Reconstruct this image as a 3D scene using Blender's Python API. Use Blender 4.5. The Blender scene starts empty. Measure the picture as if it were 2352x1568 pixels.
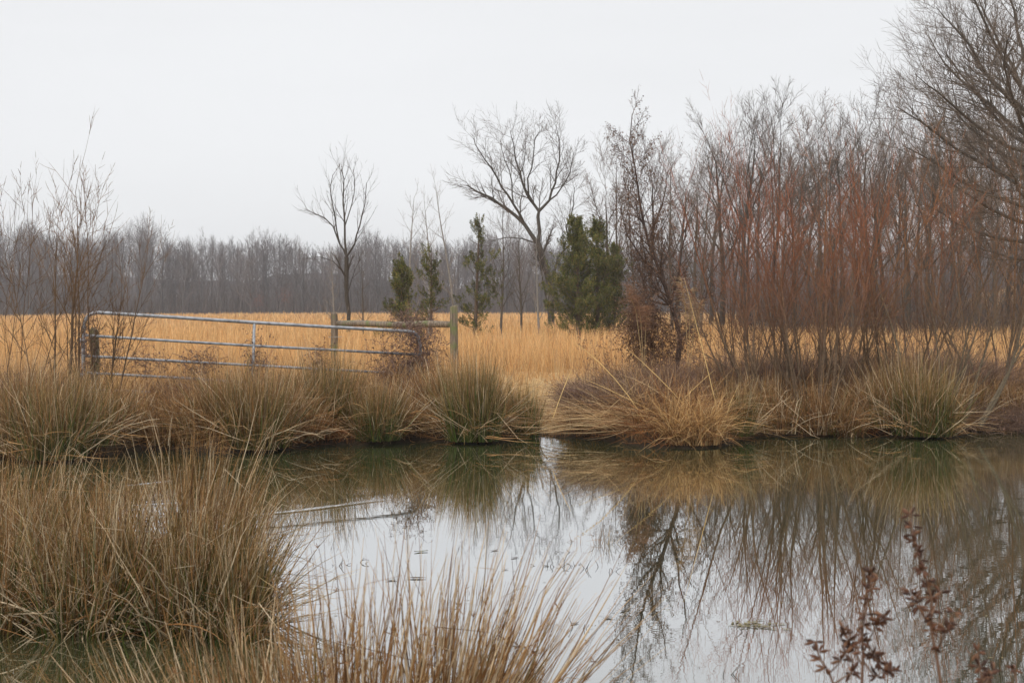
import bpy, math, random
import numpy as np
from mathutils import Vector, Matrix

R = math.radians
scene = bpy.context.scene
col = scene.collection

# ------------------------------------------------------------------ camera
EYE = 1.7
F = 3266.5                      # focal length in pixels of a 2352-wide copy of the photograph
PITCH = math.atan((784 - 707.5) / F)
cam = bpy.data.cameras.new('camera')
camo = bpy.data.objects.new('camera', cam)
col.objects.link(camo)
camo.location = (0, 0, EYE)
camo.rotation_euler = (math.pi / 2 - PITCH, 0, 0)
cam.lens = 50.0
cam.sensor_width = 36.0
cam.clip_start = 0.05
cam.clip_end = 8000
cam.dof.use_dof = True
cam.dof.focus_distance = 19.0
cam.dof.aperture_fstop = 9.0
scene.camera = camo

# ------------------------------------------------------------------ sky
SUN_EL, SUN_ROT = R(48), R(205)     # rotation measured from +Y, clockwise
world = bpy.data.worlds.new('World')
scene.world = world
world.use_nodes = True
wn, wl = world.node_tree.nodes, world.node_tree.links
wn.clear()
wo = wn.new('ShaderNodeOutputWorld')
bg = wn.new('ShaderNodeBackground')
sky = wn.new('ShaderNodeTexSky')
sky.sky_type = 'NISHITA'
sky.sun_disc = False
sky.sun_elevation = SUN_EL
sky.sun_rotation = SUN_ROT
tc = wn.new('ShaderNodeTexCoord')
sep = wn.new('ShaderNodeSeparateXYZ')
ramp = wn.new('ShaderNodeMapRange')          # an overcast sky is brighter overhead
ramp.interpolation_type = 'SMOOTHSTEP'
ramp.inputs['From Min'].default_value = 0.22
ramp.inputs['From Max'].default_value = 0.95
ramp.inputs['To Min'].default_value = 7.3
ramp.inputs['To Max'].default_value = 11.5
nz = wn.new('ShaderNodeTexNoise')
mp = wn.new('ShaderNodeMapping')
mp.inputs['Scale'].default_value = (1.0, 1.0, 5.0)
nz.inputs['Scale'].default_value = 1.6
nz.inputs['Detail'].default_value = 4
nr = wn.new('ShaderNodeMapRange')
nr.inputs['From Min'].default_value = 0.3
nr.inputs['From Max'].default_value = 0.7
nr.inputs['To Min'].default_value = 0.95
nr.inputs['To Max'].default_value = 1.03
mul = wn.new('ShaderNodeMath'); mul.operation = 'MULTIPLY'
tint = wn.new('ShaderNodeVectorMath'); tint.operation = 'SCALE'
tint.inputs[0].default_value = (0.985, 0.993, 1.01)
mix = wn.new('ShaderNodeMix'); mix.data_type = 'RGBA'
mix.inputs[0].default_value = 0.97           # cloud cover over the clear sky
wl.new(tc.outputs['Generated'], sep.inputs[0])
wl.new(sep.outputs['Z'], ramp.inputs['Value'])
wl.new(tc.outputs['Generated'], mp.inputs[0])
wl.new(mp.outputs[0], nz.inputs['Vector'])
wl.new(nz.outputs['Fac'], nr.inputs['Value'])
wl.new(ramp.outputs[0], mul.inputs[0]); wl.new(nr.outputs[0], mul.inputs[1])
wl.new(mul.outputs[0], tint.inputs['Scale'])
wl.new(sky.outputs[0], mix.inputs[6]); wl.new(tint.outputs[0], mix.inputs[7])
wl.new(mix.outputs[2], bg.inputs['Color'])
bg.inputs['Strength'].default_value = 0.1
wl.new(bg.outputs[0], wo.inputs[0])

# ------------------------------------------------------------------ sun
sl = bpy.data.lights.new('sun', 'SUN')
sl.energy = 1.5
sl.angle = R(12)
sl.color = (1.0, 0.92, 0.80)
so = bpy.data.objects.new('sun', sl)
col.objects.link(so)
sd_ = Vector((math.sin(SUN_ROT) * math.cos(SUN_EL), math.cos(SUN_ROT) * math.cos(SUN_EL), math.sin(SUN_EL)))
so.rotation_euler = (-sd_).to_track_quat('-Z', 'Y').to_euler()

vs = scene.view_settings
vs.view_transform = 'Standard'
vs.look = 'None'
vs.exposure = 0.33
vs.gamma = 1.0
try:
    vs.use_curve_mapping = False
except Exception:
    pass

# ------------------------------------------------------------------ pixel -> world helpers (2352 x 1568 copy)
CP, SP = math.cos(PITCH), math.sin(PITCH)

def ray(px, py):
    u = (px - 1176) / F
    v = -(py - 784) / F
    return (u, CP + v * SP, -SP + v * CP)

def at(px, py, Y):
    d = ray(px, py)
    t = Y / d[1]
    return np.array((d[0] * t, Y, EYE + d[2] * t))

def X(px, Y):
    return (px - 1176) / F * Y

def on_water(px, py):
    d = ray(px, py)
    t = EYE / -d[2]
    return d[0] * t, d[1] * t

# ------------------------------------------------------------------ ground shape
_sh = [(-260, 1058), (0, 1055), (150, 1062), (290, 1038), (400, 1033), (500, 1046), (560, 1040), (640, 1032),
       (750, 1022), (880, 1022), (960, 1014), (1100, 1018), (1230, 1005), (1310, 1006), (1400, 1012), (1480, 1028), (1650, 1030),
       (1710, 1008), (1750, 1001), (1850, 1003), (2000, 1003), (2180, 1006), (2240, 992), (2352, 990), (2600, 985)]
_sx, _sy = zip(*[on_water(*p) for p in _sh])

def shore(x):
    return np.interp(x, _sx, _sy) + 0.05 * np.sin(np.asarray(x) * 3.1) + 0.035 * np.sin(np.asarray(x) * 7.7 + 1) + 0.02 * np.sin(np.asarray(x) * 15.3 + 2)

def dip(x, y):                   # 1 where the bank dips to a low flat gap, widening away from the water
    return np.exp(-((x - 0.0215 * y) / (0.30 + 0.13 * np.clip(y - 18, 0, 9))) ** 4) * (y > 10) * (y < 29)

def near_shore(x):
    return 4.5 + 0.35 * np.sin(x * 1.3) + 0.2 * np.sin(x * 3.1 + 1)

def pond_depth(x, y):            # > 0 inside the pond
    return np.minimum(np.minimum(shore(x) - y, y - near_shore(x)), 38 - np.abs(x))

def wave(x, y, s=1.0, ph=0.0):
    return (np.sin(x * 1.7 * s + ph) * np.cos(y * 1.3 * s + ph * 2) + 0.5 * np.sin(x * 3.9 * s - y * 2.7 * s + ph)
            + 0.5 * np.sin(y * 4.3 * s + x * 1.1 * s + ph * 3)) / 2

def gh(x, y):
    x = np.asarray(x, float); y = np.asarray(y, float)
    sd = pond_depth(x, y)
    inside = -np.minimum(0.7, sd * 0.4) - 0.02
    o = np.maximum(-sd, 0)
    low = dip(x, y)
    bank = 0.30 * (1 - np.exp(-o / 0.35)) * (1 - low) + low * np.minimum(0.30, 0.035 * o) + 0.025 * wave(x, y, 1.6) * np.minimum(o, 1)
    far = np.clip((y - 45) / 150, 0, 1)
    field = 0.05 * wave(x, y, 0.13) * np.clip((y - 25) / 20, 0, 1) - 0.16 * np.clip((y - 40) / 30, 0, 1) * np.clip((170 - y) / 60, 0, 1) - 0.55 * far * np.clip((-x - 35) / 60, 0, 1) + 0.03 * far
    hill = (8.5 + 1.2 * np.sin(x * 0.09) + 1.0 * np.sin(x * 0.23 + 1) + 0.8 * np.sin(x * 0.51)) * np.clip((y - 270) / 85, 0, 1) ** 0.8 + 6.0 * np.clip((y - 118) / 100, 0, 1) * np.clip((x - 0.27 * y - 4) / 20, 0, 1)
    return np.where(sd > 0, inside, bank + field + hill)

def ghs(x, y):
    return float(gh(x, y))

# ------------------------------------------------------------------ materials
def plant_mat(name, rough=0.75, trans=0.0, vary=0.35, nscale=18.0, spec=0.25, bump=0.0):
    m = bpy.data.materials.new(name)
    m.use_nodes = True
    n, l = m.node_tree.nodes, m.node_tree.links
    b = n['Principled BSDF']
    out = n['Material Output']
    at_ = n.new('ShaderNodeAttribute'); at_.attribute_name = 'Col'
    t = n.new('ShaderNodeTexCoord')
    no = n.new('ShaderNodeTexNoise'); no.inputs['Scale'].default_value = nscale; no.inputs['Detail'].default_value = 3
    mr = n.new('ShaderNodeMapRange')
    mr.inputs['From Min'].default_value = 0.25; mr.inputs['From Max'].default_value = 0.75
    mr.inputs['To Min'].default_value = 1 - vary; mr.inputs['To Max'].default_value = 1 + vary
    vm = n.new('ShaderNodeVectorMath'); vm.operation = 'SCALE'
    l.new(t.outputs['Object'], no.inputs['Vector'])
    l.new(no.outputs['Fac'], mr.inputs['Value'])
    l.new(at_.outputs['Color'], vm.inputs[0]); l.new(mr.outputs[0], vm.inputs['Scale'])
    l.new(vm.outputs[0], b.inputs['Base Color'])
    b.inputs['Roughness'].default_value = rough
    b.inputs['Specular IOR Level'].default_value = spec
    if bump:
        bu = n.new('ShaderNodeBump'); bu.inputs['Strength'].default_value = bump; bu.inputs['Distance'].default_value = 0.01
        l.new(no.outputs['Fac'], bu.inputs['Height']); l.new(bu.outputs[0], b.inputs['Normal'])
    if trans:
        tr = n.new('ShaderNodeBsdfTranslucent')
        l.new(vm.outputs[0], tr.inputs['Color'])
        ms = n.new('ShaderNodeMixShader'); ms.inputs[0].default_value = trans
        l.new(b.outputs[0], ms.inputs[1]); l.new(tr.outputs[0], ms.inputs[2]); l.new(ms.outputs[0], out.inputs['Surface'])
    return m

M_GRASS = plant_mat('dry_grass', trans=0.25, vary=0.2, nscale=6)
M_RUSH = plant_mat('rush_stem', trans=0.12, vary=0.25, nscale=25, rough=0.6)
M_BARK = plant_mat('bark', vary=0.4, nscale=30, bump=0.4)
M_TWIG = plant_mat('twig_bark', vary=0.25, nscale=10)
M_LEAF = plant_mat('dead_leaf', trans=0.2, vary=0.35, nscale=20)
M_CEDAR = plant_mat('cedar_foliage', trans=0.15, vary=0.45, nscale=2.2)
M_WOODF = plant_mat('far_branches', vary=0.2, nscale=0.12)

def simple_nodes(name):
    m = bpy.data.materials.new(name); m.use_nodes = True
    return m, m.node_tree.nodes, m.node_tree.links, m.node_tree.nodes['Principled BSDF']

def metal_mat():
    m, n, l, b = simple_nodes('galvanised_steel')
    t = n.new('ShaderNodeTexCoord')
    no = n.new('ShaderNodeTexNoise'); no.inputs['Scale'].default_value = 14; no.inputs['Detail'].default_value = 6
    cr = n.new('ShaderNodeValToRGB')
    e = cr.color_ramp.elements
    e[0].position = 0.28; e[0].color = (0.17, 0.17, 0.175, 1)
    e[1].position = 0.6; e[1].color = (0.36, 0.38, 0.41, 1)
    l.new(t.outputs['Object'], no.inputs['Vector']); l.new(no.outputs['Fac'], cr.inputs[0])
    l.new(cr.outputs[0], b.inputs['Base Color'])
    b.inputs['Metallic'].default_value = 0.35
    b.inputs['Roughness'].default_value = 0.5
    return m
M_METAL = metal_mat()

def wood_mat():
    m, n, l, b = simple_nodes('weathered_wood')
    t = n.new('ShaderNodeTexCoord')
    at_ = n.new('ShaderNodeAttribute'); at_.attribute_name = 'Col'
    mp = n.new('ShaderNodeMapping'); mp.inputs['Scale'].default_value = (40, 40, 2.5)
    no = n.new('ShaderNodeTexNoise'); no.inputs['Scale'].default_value = 1; no.inputs['Detail'].default_value = 6
    cr = n.new('ShaderNodeValToRGB'); e = cr.color_ramp.elements
    e[0].position = 0.35; e[0].color = (0.35, 0.35, 0.33, 1)
    e[1].position = 0.65; e[1].color = (1.25, 1.25, 1.25, 1)
    n2 = n.new('ShaderNodeTexNoise'); n2.inputs['Scale'].default_value = 3.5; n2.inputs['Detail'].default_value = 5
    mr = n.new('ShaderNodeMapRange'); mr.inputs['From Min'].default_value = 0.5; mr.inputs['From Max'].default_value = 0.62
    mm = n.new('ShaderNodeMix'); mm.data_type = 'RGBA'; mm.blend_type = 'MULTIPLY'; mm.inputs[0].default_value = 1
    mo = n.new('ShaderNodeMix'); mo.data_type = 'RGBA'
    mo.inputs[7].default_value = (0.13, 0.15, 0.06, 1)
    l.new(t.outputs['Object'], mp.inputs[0]); l.new(mp.outputs[0], no.inputs['Vector']); l.new(no.outputs['Fac'], cr.inputs[0])
    l.new(at_.outputs['Color'], mm.inputs[6]); l.new(cr.outputs[0], mm.inputs[7])
    l.new(t.outputs['Object'], n2.inputs['Vector']); l.new(n2.outputs['Fac'], mr.inputs['Value'])
    l.new(mr.outputs[0], mo.inputs[0]); l.new(mm.outputs[2], mo.inputs[6])
    l.new(mo.outputs[2], b.inputs['Base Color'])
    bu = n.new('ShaderNodeBump'); bu.inputs['Strength'].default_value = 0.6; bu.inputs['Distance'].default_value = 0.01
    l.new(no.outputs['Fac'], bu.inputs['Height']); l.new(bu.outputs[0], b.inputs['Normal'])
    b.inputs['Roughness'].default_value = 0.85
    return m
M_WOOD = wood_mat()

def ground_mat():
    m, n, l, b = simple_nodes('earth_and_straw')
    at_ = n.new('ShaderNodeAttribute'); at_.attribute_name = 'Col'
    t = n.new('ShaderNodeTexCoord')
    no = n.new('ShaderNodeTexNoise'); no.inputs['Scale'].default_value = 9; no.inputs['Detail'].default_value = 8; no.inputs['Roughness'].default_value = 0.7
    mr = n.new('ShaderNodeMapRange'); mr.inputs['From Min'].default_value = 0.3; mr.inputs['From Max'].default_value = 0.7
    mr.inputs['To Min'].default_value = 0.45; mr.inputs['To Max'].default_value = 1.5
    vm = n.new('ShaderNodeVectorMath'); vm.operation = 'SCALE'
    l.new(t.outputs['Object'], no.inputs['Vector']); l.new(no.outputs['Fac'], mr.inputs['Value'])
    l.new(at_.outputs['Color'], vm.inputs[0]); l.new(mr.outputs[0], vm.inputs['Scale']); l.new(vm.outputs[0], b.inputs['Base Color'])
    bu = n.new('ShaderNodeBump'); bu.inputs['Strength'].default_value = 0.8; bu.inputs['Distance'].default_value = 0.04
    l.new(no.outputs['Fac'], bu.inputs['Height']); l.new(bu.outputs[0], b.inputs['Normal'])
    b.inputs['Roughness'].default_value = 0.95
    b.inputs['Specular IOR Level'].default_value = 0.15
    return m
M_GROUND = ground_mat()

def water_mat():
    m, n, l, b = simple_nodes('pond_water')
    t = n.new('ShaderNodeTexCoord')
    def noise(scale, detail, sx, sy):
        mp = n.new('ShaderNodeMapping'); mp.inputs['Scale'].default_value = (sx, sy, 1)
        no = n.new('ShaderNodeTexNoise'); no.inputs['Scale'].default_value = scale; no.inputs['Detail'].default_value = detail
        l.new(t.outputs['Object'], mp.inputs[0]); l.new(mp.outputs[0], no.inputs['Vector'])
        return no.outputs['Fac']
    body = noise(0.35, 3, 1, 1.6)
    cr = n.new('ShaderNodeValToRGB'); e = cr.color_ramp.elements
    e[0].position = 0.35; e[0].color = (0.034, 0.040, 0.015, 1)
    e[1].position = 0.65; e[1].color = (0.050, 0.054, 0.024, 1)
    l.new(body, cr.inputs[0]); l.new(cr.outputs[0], b.inputs['Base Color'])
    b.inputs['Roughness'].default_value = 0.6
    b.inputs['Specular IOR Level'].default_value = 0.0
    fine = noise(5.0, 2, 0.8, 2.2)
    big = noise(1.1, 1, 0.5, 1.5)
    wind = noise(0.22, 2, 1.0, 1.0)                       # patches where the breeze touches the water
    mr = n.new('ShaderNodeMapRange'); mr.inputs['From Min'].default_value = 0.42; mr.inputs['From Max'].default_value = 0.62
    mr.inputs['To Min'].default_value = 0.35; mr.inputs['To Max'].default_value = 1.4
    l.new(wind, mr.inputs['Value'])
    sepx = n.new('ShaderNodeSeparateXYZ'); l.new(t.outputs['Object'], sepx.inputs[0])
    rx = n.new('ShaderNodeMapRange'); rx.inputs['From Min'].default_value = 1.5; rx.inputs['From Max'].default_value = 5.0
    rx.inputs['To Min'].default_value = 0.7; rx.inputs['To Max'].default_value = 2.4
    l.new(sepx.outputs['X'], rx.inputs['Value'])
    k = n.new('ShaderNodeMath'); k.operation = 'MULTIPLY'; l.new(mr.outputs[0], k.inputs[0]); l.new(rx.outputs[0], k.inputs[1])
    f2 = n.new('ShaderNodeMath'); f2.operation = 'MULTIPLY'; l.new(fine, f2.inputs[0]); l.new(k.outputs[0], f2.inputs[1])
    b1 = n.new('ShaderNodeBump'); b1.inputs['Strength'].default_value = 1.0; b1.inputs['Distance'].default_value = 0.00030
    b2 = n.new('ShaderNodeBump'); b2.inputs['Strength'].default_value = 1.0; b2.inputs['Distance'].default_value = 0.00036
    l.new(f2.outputs[0], b1.inputs['Height']); l.new(big, b2.inputs['Height'])
    l.new(b2.outputs[0], b1.inputs['Normal'])
    gl = n.new('ShaderNodeBsdfGlossy'); gl.inputs['Roughness'].default_value = 0.0; gl.inputs['Color'].default_value = (0.97, 0.98, 1, 1)
    l.new(b1.outputs[0], gl.inputs['Normal'])
    lw = n.new('ShaderNodeLayerWeight'); lw.inputs['Blend'].default_value = 0.5; l.new(b1.outputs[0], lw.inputs['Normal'])
    fr = n.new('ShaderNodeValToRGB'); e = fr.color_ramp.elements         # reflectance against angle
    e[0].position = 0.0; e[0].color = (0.03,) * 3 + (1,)
    e[1].position = 1.0; e[1].color = (0.72,) * 3 + (1,)
    for p_, v_ in ((0.5, 0.12), (0.70, 0.52), (0.80, 0.74), (0.87, 0.76), (0.93, 0.70)):
        q_ = fr.color_ramp.elements.new(p_); q_.color = (v_,) * 3 + (1,)
    l.new(lw.outputs['Facing'], fr.inputs[0])
    ms = n.new('ShaderNodeMixShader'); l.new(fr.outputs[0], ms.inputs[0]); l.new(b.outputs[0], ms.inputs[1]); l.new(gl.outputs[0], ms.inputs[2])
    l.new(ms.outputs[0], n['Material Output'].inputs['Surface'])
    return m
M_WATER = water_mat()

# ------------------------------------------------------------------ mesh building
def raw_mesh(name, v, q, c, smooth=False):
    me = bpy.data.meshes.new(name)
    v = np.asarray(v, np.float32); q = np.asarray(q, np.int32)
    me.vertices.add(len(v)); me.vertices.foreach_set('co', v.ravel())
    me.loops.add(q.size); me.loops.foreach_set('vertex_index', q.ravel())
    me.polygons.add(len(q))
    me.polygons.foreach_set('loop_start', np.arange(0, q.size, 4, dtype=np.int32))
    if c is not None:
        a = me.color_attributes.new('Col', 'FLOAT_COLOR', 'POINT')
        cc = np.ones((len(v), 4), np.float32); cc[:, :3] = c
        a.data.foreach_set('color', cc.ravel())
    me.update(calc_edges=True)
    me.validate()
    if smooth:
        me.polygons.foreach_set('use_smooth', np.ones(len(q), bool))
    return me

class MB:
    """collects tubes, ribbons and leaves; build() links them as ONE mesh object"""
    def __init__(s):
        s.v = []; s.q = []; s.c = []; s.n = 0; s.pend = {}
    def raw(s, v, q, c):
        s.v.append(v); s.q.append(q + s.n); s.c.append(np.broadcast_to(c, v.shape)); s.n += len(v)
    def tube(s, pts, rad, colr, k=3):
        s.pend.setdefault((len(pts), k), []).append((pts, rad, colr))
    def tubes(s, P, Rd, C, k=2, rng=None):
        """P (N,M,3) Rd (N,M) C (N,M,3)"""
        N, M, _ = P.shape
        T = np.empty_like(P)
        T[:, 1:-1] = P[:, 2:] - P[:, :-2]; T[:, 0] = P[:, 1] - P[:, 0]; T[:, -1] = P[:, -1] - P[:, -2]
        T /= np.linalg.norm(T, axis=2, keepdims=True) + 1e-9
        ch = P[:, -1] - P[:, 0]; ch /= np.linalg.norm(ch, axis=1, keepdims=True) + 1e-9
        if rng is not None:
            ref = rng.normal(size=(N, 3))
        else:
            ref = np.where(np.abs(ch[:, 2:3]) > 0.8, np.array([[1., 0.2, 0]]), np.array([[0.1, 0.2, 1.]]))
        A = np.cross(T, ref[:, None, :]); A /= np.linalg.norm(A, axis=2, keepdims=True) + 1e-9
        B = np.cross(T, A)
        ang = np.arange(k) * 2 * math.pi / k
        ring = (A[:, :, None, :] * np.cos(ang)[None, None, :, None] + B[:, :, None, :] * np.sin(ang)[None, None, :, None])
        V = P[:, :, None, :] + ring * Rd[:, :, None, None]
        V = V.reshape(-1, 3)
        Cc = np.repeat(C.reshape(-1, 3), k, axis=0)
        base = (np.arange(N) * M * k)[:, None, None] + (np.arange(M - 1) * k)[None, :, None]
        if k == 2:
            a = base + np.array([0]); q = np.stack([a, a + 1, a + 3, a + 2], -1).reshape(-1, 4)
        else:
            j = np.arange(k); j2 = (j + 1) % k
            q = np.stack([base + j, base + j2, base + j2 + k, base + j + k], -1).reshape(-1, 4)
        s.raw(V, q, Cc)
    def flush(s, rng=None):
        for (M, k), L in s.pend.items():
            P = np.array([a[0] for a in L], float)
            Rd = np.array([a[1] for a in L], float)
            C = np.array([np.broadcast_to(a[2], (M, 3)) for a in L], float)
            s.tubes(P, Rd, C, k, rng if k == 2 else None)
        s.pend = {}
    def leaves(s, cen, size, colr, rng, asp=0.5, hang=0.0):
        N = len(cen)
        if N == 0: return
        a = rng.normal(size=(N, 3)); a[:, 2] -= hang; a /= np.linalg.norm(a, axis=1, keepdims=True)
        b = np.cross(a, rng.normal(size=(N, 3))); b /= np.linalg.norm(b, axis=1, keepdims=True)
        nrm = np.cross(a, b)
        sz = np.broadcast_to(size, (N,))[:, None]
        V = np.stack([cen, cen + (a * 0.45 + b * asp * 0.5) * sz + nrm * sz * 0.12, cen + a * sz, cen + (a * 0.5 - b * asp * 0.5) * sz + nrm * sz * 0.1], 1).reshape(-1, 3)
        q = np.arange(N * 4).reshape(-1, 4)
        s.raw(V, q, np.repeat(np.broadcast_to(colr, (N, 3)), 4, axis=0))
    def build(s, name, mat, parent=None, origin=None, smooth=False):
        s.flush(np.random.default_rng(7))
        v = np.concatenate(s.v); q = np.concatenate(s.q); c = np.concatenate(s.c)
        if origin is not None: v = v - np.asarray(origin)
        me = raw_mesh(name, v, q, c, smooth)
        me.materials.append(mat)
        o = bpy.data.objects.new(name, me); col.objects.link(o)
        if parent is not None: o.parent = parent
        elif origin is not None: o.location = origin
        return o

def tag(o, label=None, cat=None, group=None, kind=None):
    if label: o['label'] = label
    if cat: o['category'] = cat
    if group: o['group'] = group
    if kind: o['kind'] = kind
    return o

def empty(name, loc):
    o = bpy.data.objects.new(name, None); col.objects.link(o); o.location = loc
    o.empty_display_size = 0.2
    return o

def dup(root, loc, rz, sc, label):
    r = root.copy(); col.objects.link(r)
    r.location = loc; r.rotation_euler = (0, 0, rz); r.scale = sc if hasattr(sc, '__len__') else (sc, sc, sc)
    r['label'] = label
    for ch in list(root.children):
        c = ch.copy(); col.objects.link(c); c.parent = r
    return r

# ------------------------------------------------------------------ ground and water
def axis(lo, fine0, fine1, hi, step, g=1.12):
    a = list(np.arange(fine0, fine1 + 1e-6, step))
    s = step; x = a[-1]
    while x < hi: s *= g; x += s; a.append(x)
    s = step; x = a[0]; b = []
    while x > lo: s *= g; x -= s; b.append(x)
    return np.array(b[::-1] + a)

gx = axis(-1500, -11, 11, 1500, 0.16)
gy = axis(-300, 3.4, 22, 3000, 0.14)
GX, GY = np.meshgrid(gx, gy)
rngg = np.random.default_rng(3)
GZ = gh(GX, GY)
sdp = pond_depth(GX, GY)
GZ = GZ + np.where(sdp < -0.05, rngg.normal(0, 0.012, GX.shape), 0) * (GY < 60)
nx, ny = len(gx), len(gy)
idx = np.arange(nx * ny).reshape(ny, nx)
Q = np.stack([idx[:-1, :-1], idx[:-1, 1:], idx[1:, 1:], idx[1:, :-1]], -1).reshape(-1, 4)
soil = np.array((0.030, 0.021, 0.013)); straw = np.array((0.30, 0.21, 0.11)); gold = np.array((0.42, 0.28, 0.13))
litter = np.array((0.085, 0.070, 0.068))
wgt = np.clip((-sdp - 0.15) / 0.9, 0, 1)[..., None]
wg2 = np.clip((GY - 21) / 4, 0, 1)[..., None]
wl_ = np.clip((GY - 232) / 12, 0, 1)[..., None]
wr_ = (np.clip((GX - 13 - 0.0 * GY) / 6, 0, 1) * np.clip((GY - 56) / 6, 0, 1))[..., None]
C = soil * (1 - wgt) + straw * wgt
C = C * (1 - wg2) + gold * wg2
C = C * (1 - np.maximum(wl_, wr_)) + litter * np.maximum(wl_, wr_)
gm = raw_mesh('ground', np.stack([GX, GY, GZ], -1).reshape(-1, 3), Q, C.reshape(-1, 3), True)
gm.materials.append(M_GROUND)
ground = bpy.data.objects.new('ground', gm); col.objects.link(ground)
tag(ground, kind='structure')

# water sheet, with a low raised wake where something has crossed the pond
wx = np.arange(-40, 40.01, 0.5); wx = np.unique(np.concatenate([wx, np.arange(-8, 3, 0.06)]))
wy = np.concatenate([np.arange(3.0, 11.5, 0.5), np.arange(11.5, 15, 0.03), np.arange(15, 22.01, 0.5)])
WX, WY = np.meshgrid(wx, wy)
def wake(p0, p1, amp, wid):
    (x0, y0), (x1, y1) = on_water(*p0), on_water(*p1)
    d = math.hypot(x1 - x0, y1 - y0); ux, uy = (x1 - x0) / d, (y1 - y0) / d
    s = (WX - x0) * ux + (WY - y0) * uy; n = -(WX - x0) * uy + (WY - y0) * ux + 0.03 * np.sin(s * 3.1)
    env = np.clip(s / 0.5, 0, 1) * np.clip((d - s) / 0.8, 0, 1)
    return amp * env * np.exp(-(n / wid) ** 2) * np.cos(n / wid * 2.2)
WZ = wake((560, 1186), (905, 1146), -0.0035, 0.06) + wake((240, 1118), (440, 1096), 0.009, 0.08) + wake((250, 1162), (420, 1150), 0.007, 0.07) \
    + wake((1380, 1212), (1500, 1180), 0.0025, 0.06)
idx = np.arange(WX.size).reshape(WX.shape)
Q = np.stack([idx[:-1, :-1], idx[:-1, 1:], idx[1:, 1:], idx[1:, :-1]], -1).reshape(-1, 4)
wm = raw_mesh('water', np.stack([WX, WY, WZ], -1).reshape(-1, 3), Q, None, True)
wm.materials.append(M_WATER)
water = bpy.data.objects.new('water', wm); col.objects.link(water)
tag(water, kind='structure')

# ------------------------------------------------------------------ grass and rush blades
def norm(a):
    return a / (np.linalg.norm(a, axis=-1, keepdims=True) + 1e-9)

def blades(mb, rng, base, dirv, L, droop, wid, cb, ct, M=5, k=2, kink=0.0, cpow=1.0, taper=0.85, cm=None):
    N = len(base)
    t = np.linspace(0, 1, M)
    out = dirv.copy(); out[:, 2] = 0; out = norm(out + rng.normal(0, 0.25, out.shape) * [1, 1, 0])
    g = out * 0.7 + np.array([0, 0, -0.75])
    P = base[:, None, :] + L[:, None, None] * (dirv[:, None, :] * t[None, :, None] + g[:, None, :] * (droop[:, None] * t[None, :] ** 2.2)[:, :, None])
    P += rng.normal(0, 0.012, P.shape) * L[:, None, None] * t[None, :, None]
    if kink > 0:
        kk = np.where(rng.random(N) < kink)[0]
        ji = rng.integers(max(1, M // 2 - 1), M - 1, len(kk))
        for j in range(1, M - 1):
            s_ = kk[ji == j]
            if len(s_) == 0: continue
            nd = norm(out[s_] * rng.uniform(0.3, 1.2, (len(s_), 1)) + rng.normal(0, 0.6, (len(s_), 3)) + np.array([0, 0, -0.25]))
            seg = L[s_] / (M - 1)
            for m in range(j + 1, M):
                P[s_, m] = P[s_, j] + nd * (seg * (m - j))[:, None]
    P[:, :, 2] = np.maximum(P[:, :, 2], base[:, None, 2] - 0.02)
    Rd = wid[:, None] * (1 - taper * t[None, :] ** 1.6)
    tc_ = t[None, :, None] ** cpow
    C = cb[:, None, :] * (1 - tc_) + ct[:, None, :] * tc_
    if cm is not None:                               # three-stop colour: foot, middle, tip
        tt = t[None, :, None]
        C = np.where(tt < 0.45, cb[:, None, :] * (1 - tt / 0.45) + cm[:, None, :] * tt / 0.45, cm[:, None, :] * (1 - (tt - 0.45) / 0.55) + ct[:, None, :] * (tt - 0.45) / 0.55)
    mb.tubes(P, Rd, C, k, rng if k == 2 else None)
    return P

def pick(rng, n, cols, jit=0.18):
    c = np.array(cols)[rng.integers(0, len(cols), n)]
    return np.clip(c * (1 + rng.normal(0, jit, (n, 1))), 0.005, 0.9)

TAN = [(0.52, 0.325, 0.14), (0.40, 0.225, 0.09), (0.62, 0.44, 0.24), (0.29, 0.15, 0.058), (0.48, 0.33, 0.175)]
BROWN = [(0.17, 0.080, 0.028), (0.25, 0.122, 0.042), (0.10, 0.048, 0.020), (0.32, 0.17, 0.065)]
GOLD = [(0.68, 0.42, 0.185), (0.62, 0.37, 0.16), (0.74, 0.50, 0.25), (0.53, 0.32, 0.145)]
GREEN = [(0.036, 0.060, 0.009), (0.054, 0.080, 0.012), (0.080, 0.098, 0.016), (0.024, 0.038, 0.008)]
OLIVE = [(0.17, 0.12, 0.04), (0.22, 0.14, 0.055), (0.13, 0.10, 0.032)]

def lean_dirs(rng, n, az, lean):
    return np.stack([np.cos(az) * np.sin(lean), np.sin(az) * np.sin(lean), np.cos(lean)], -1)

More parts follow.
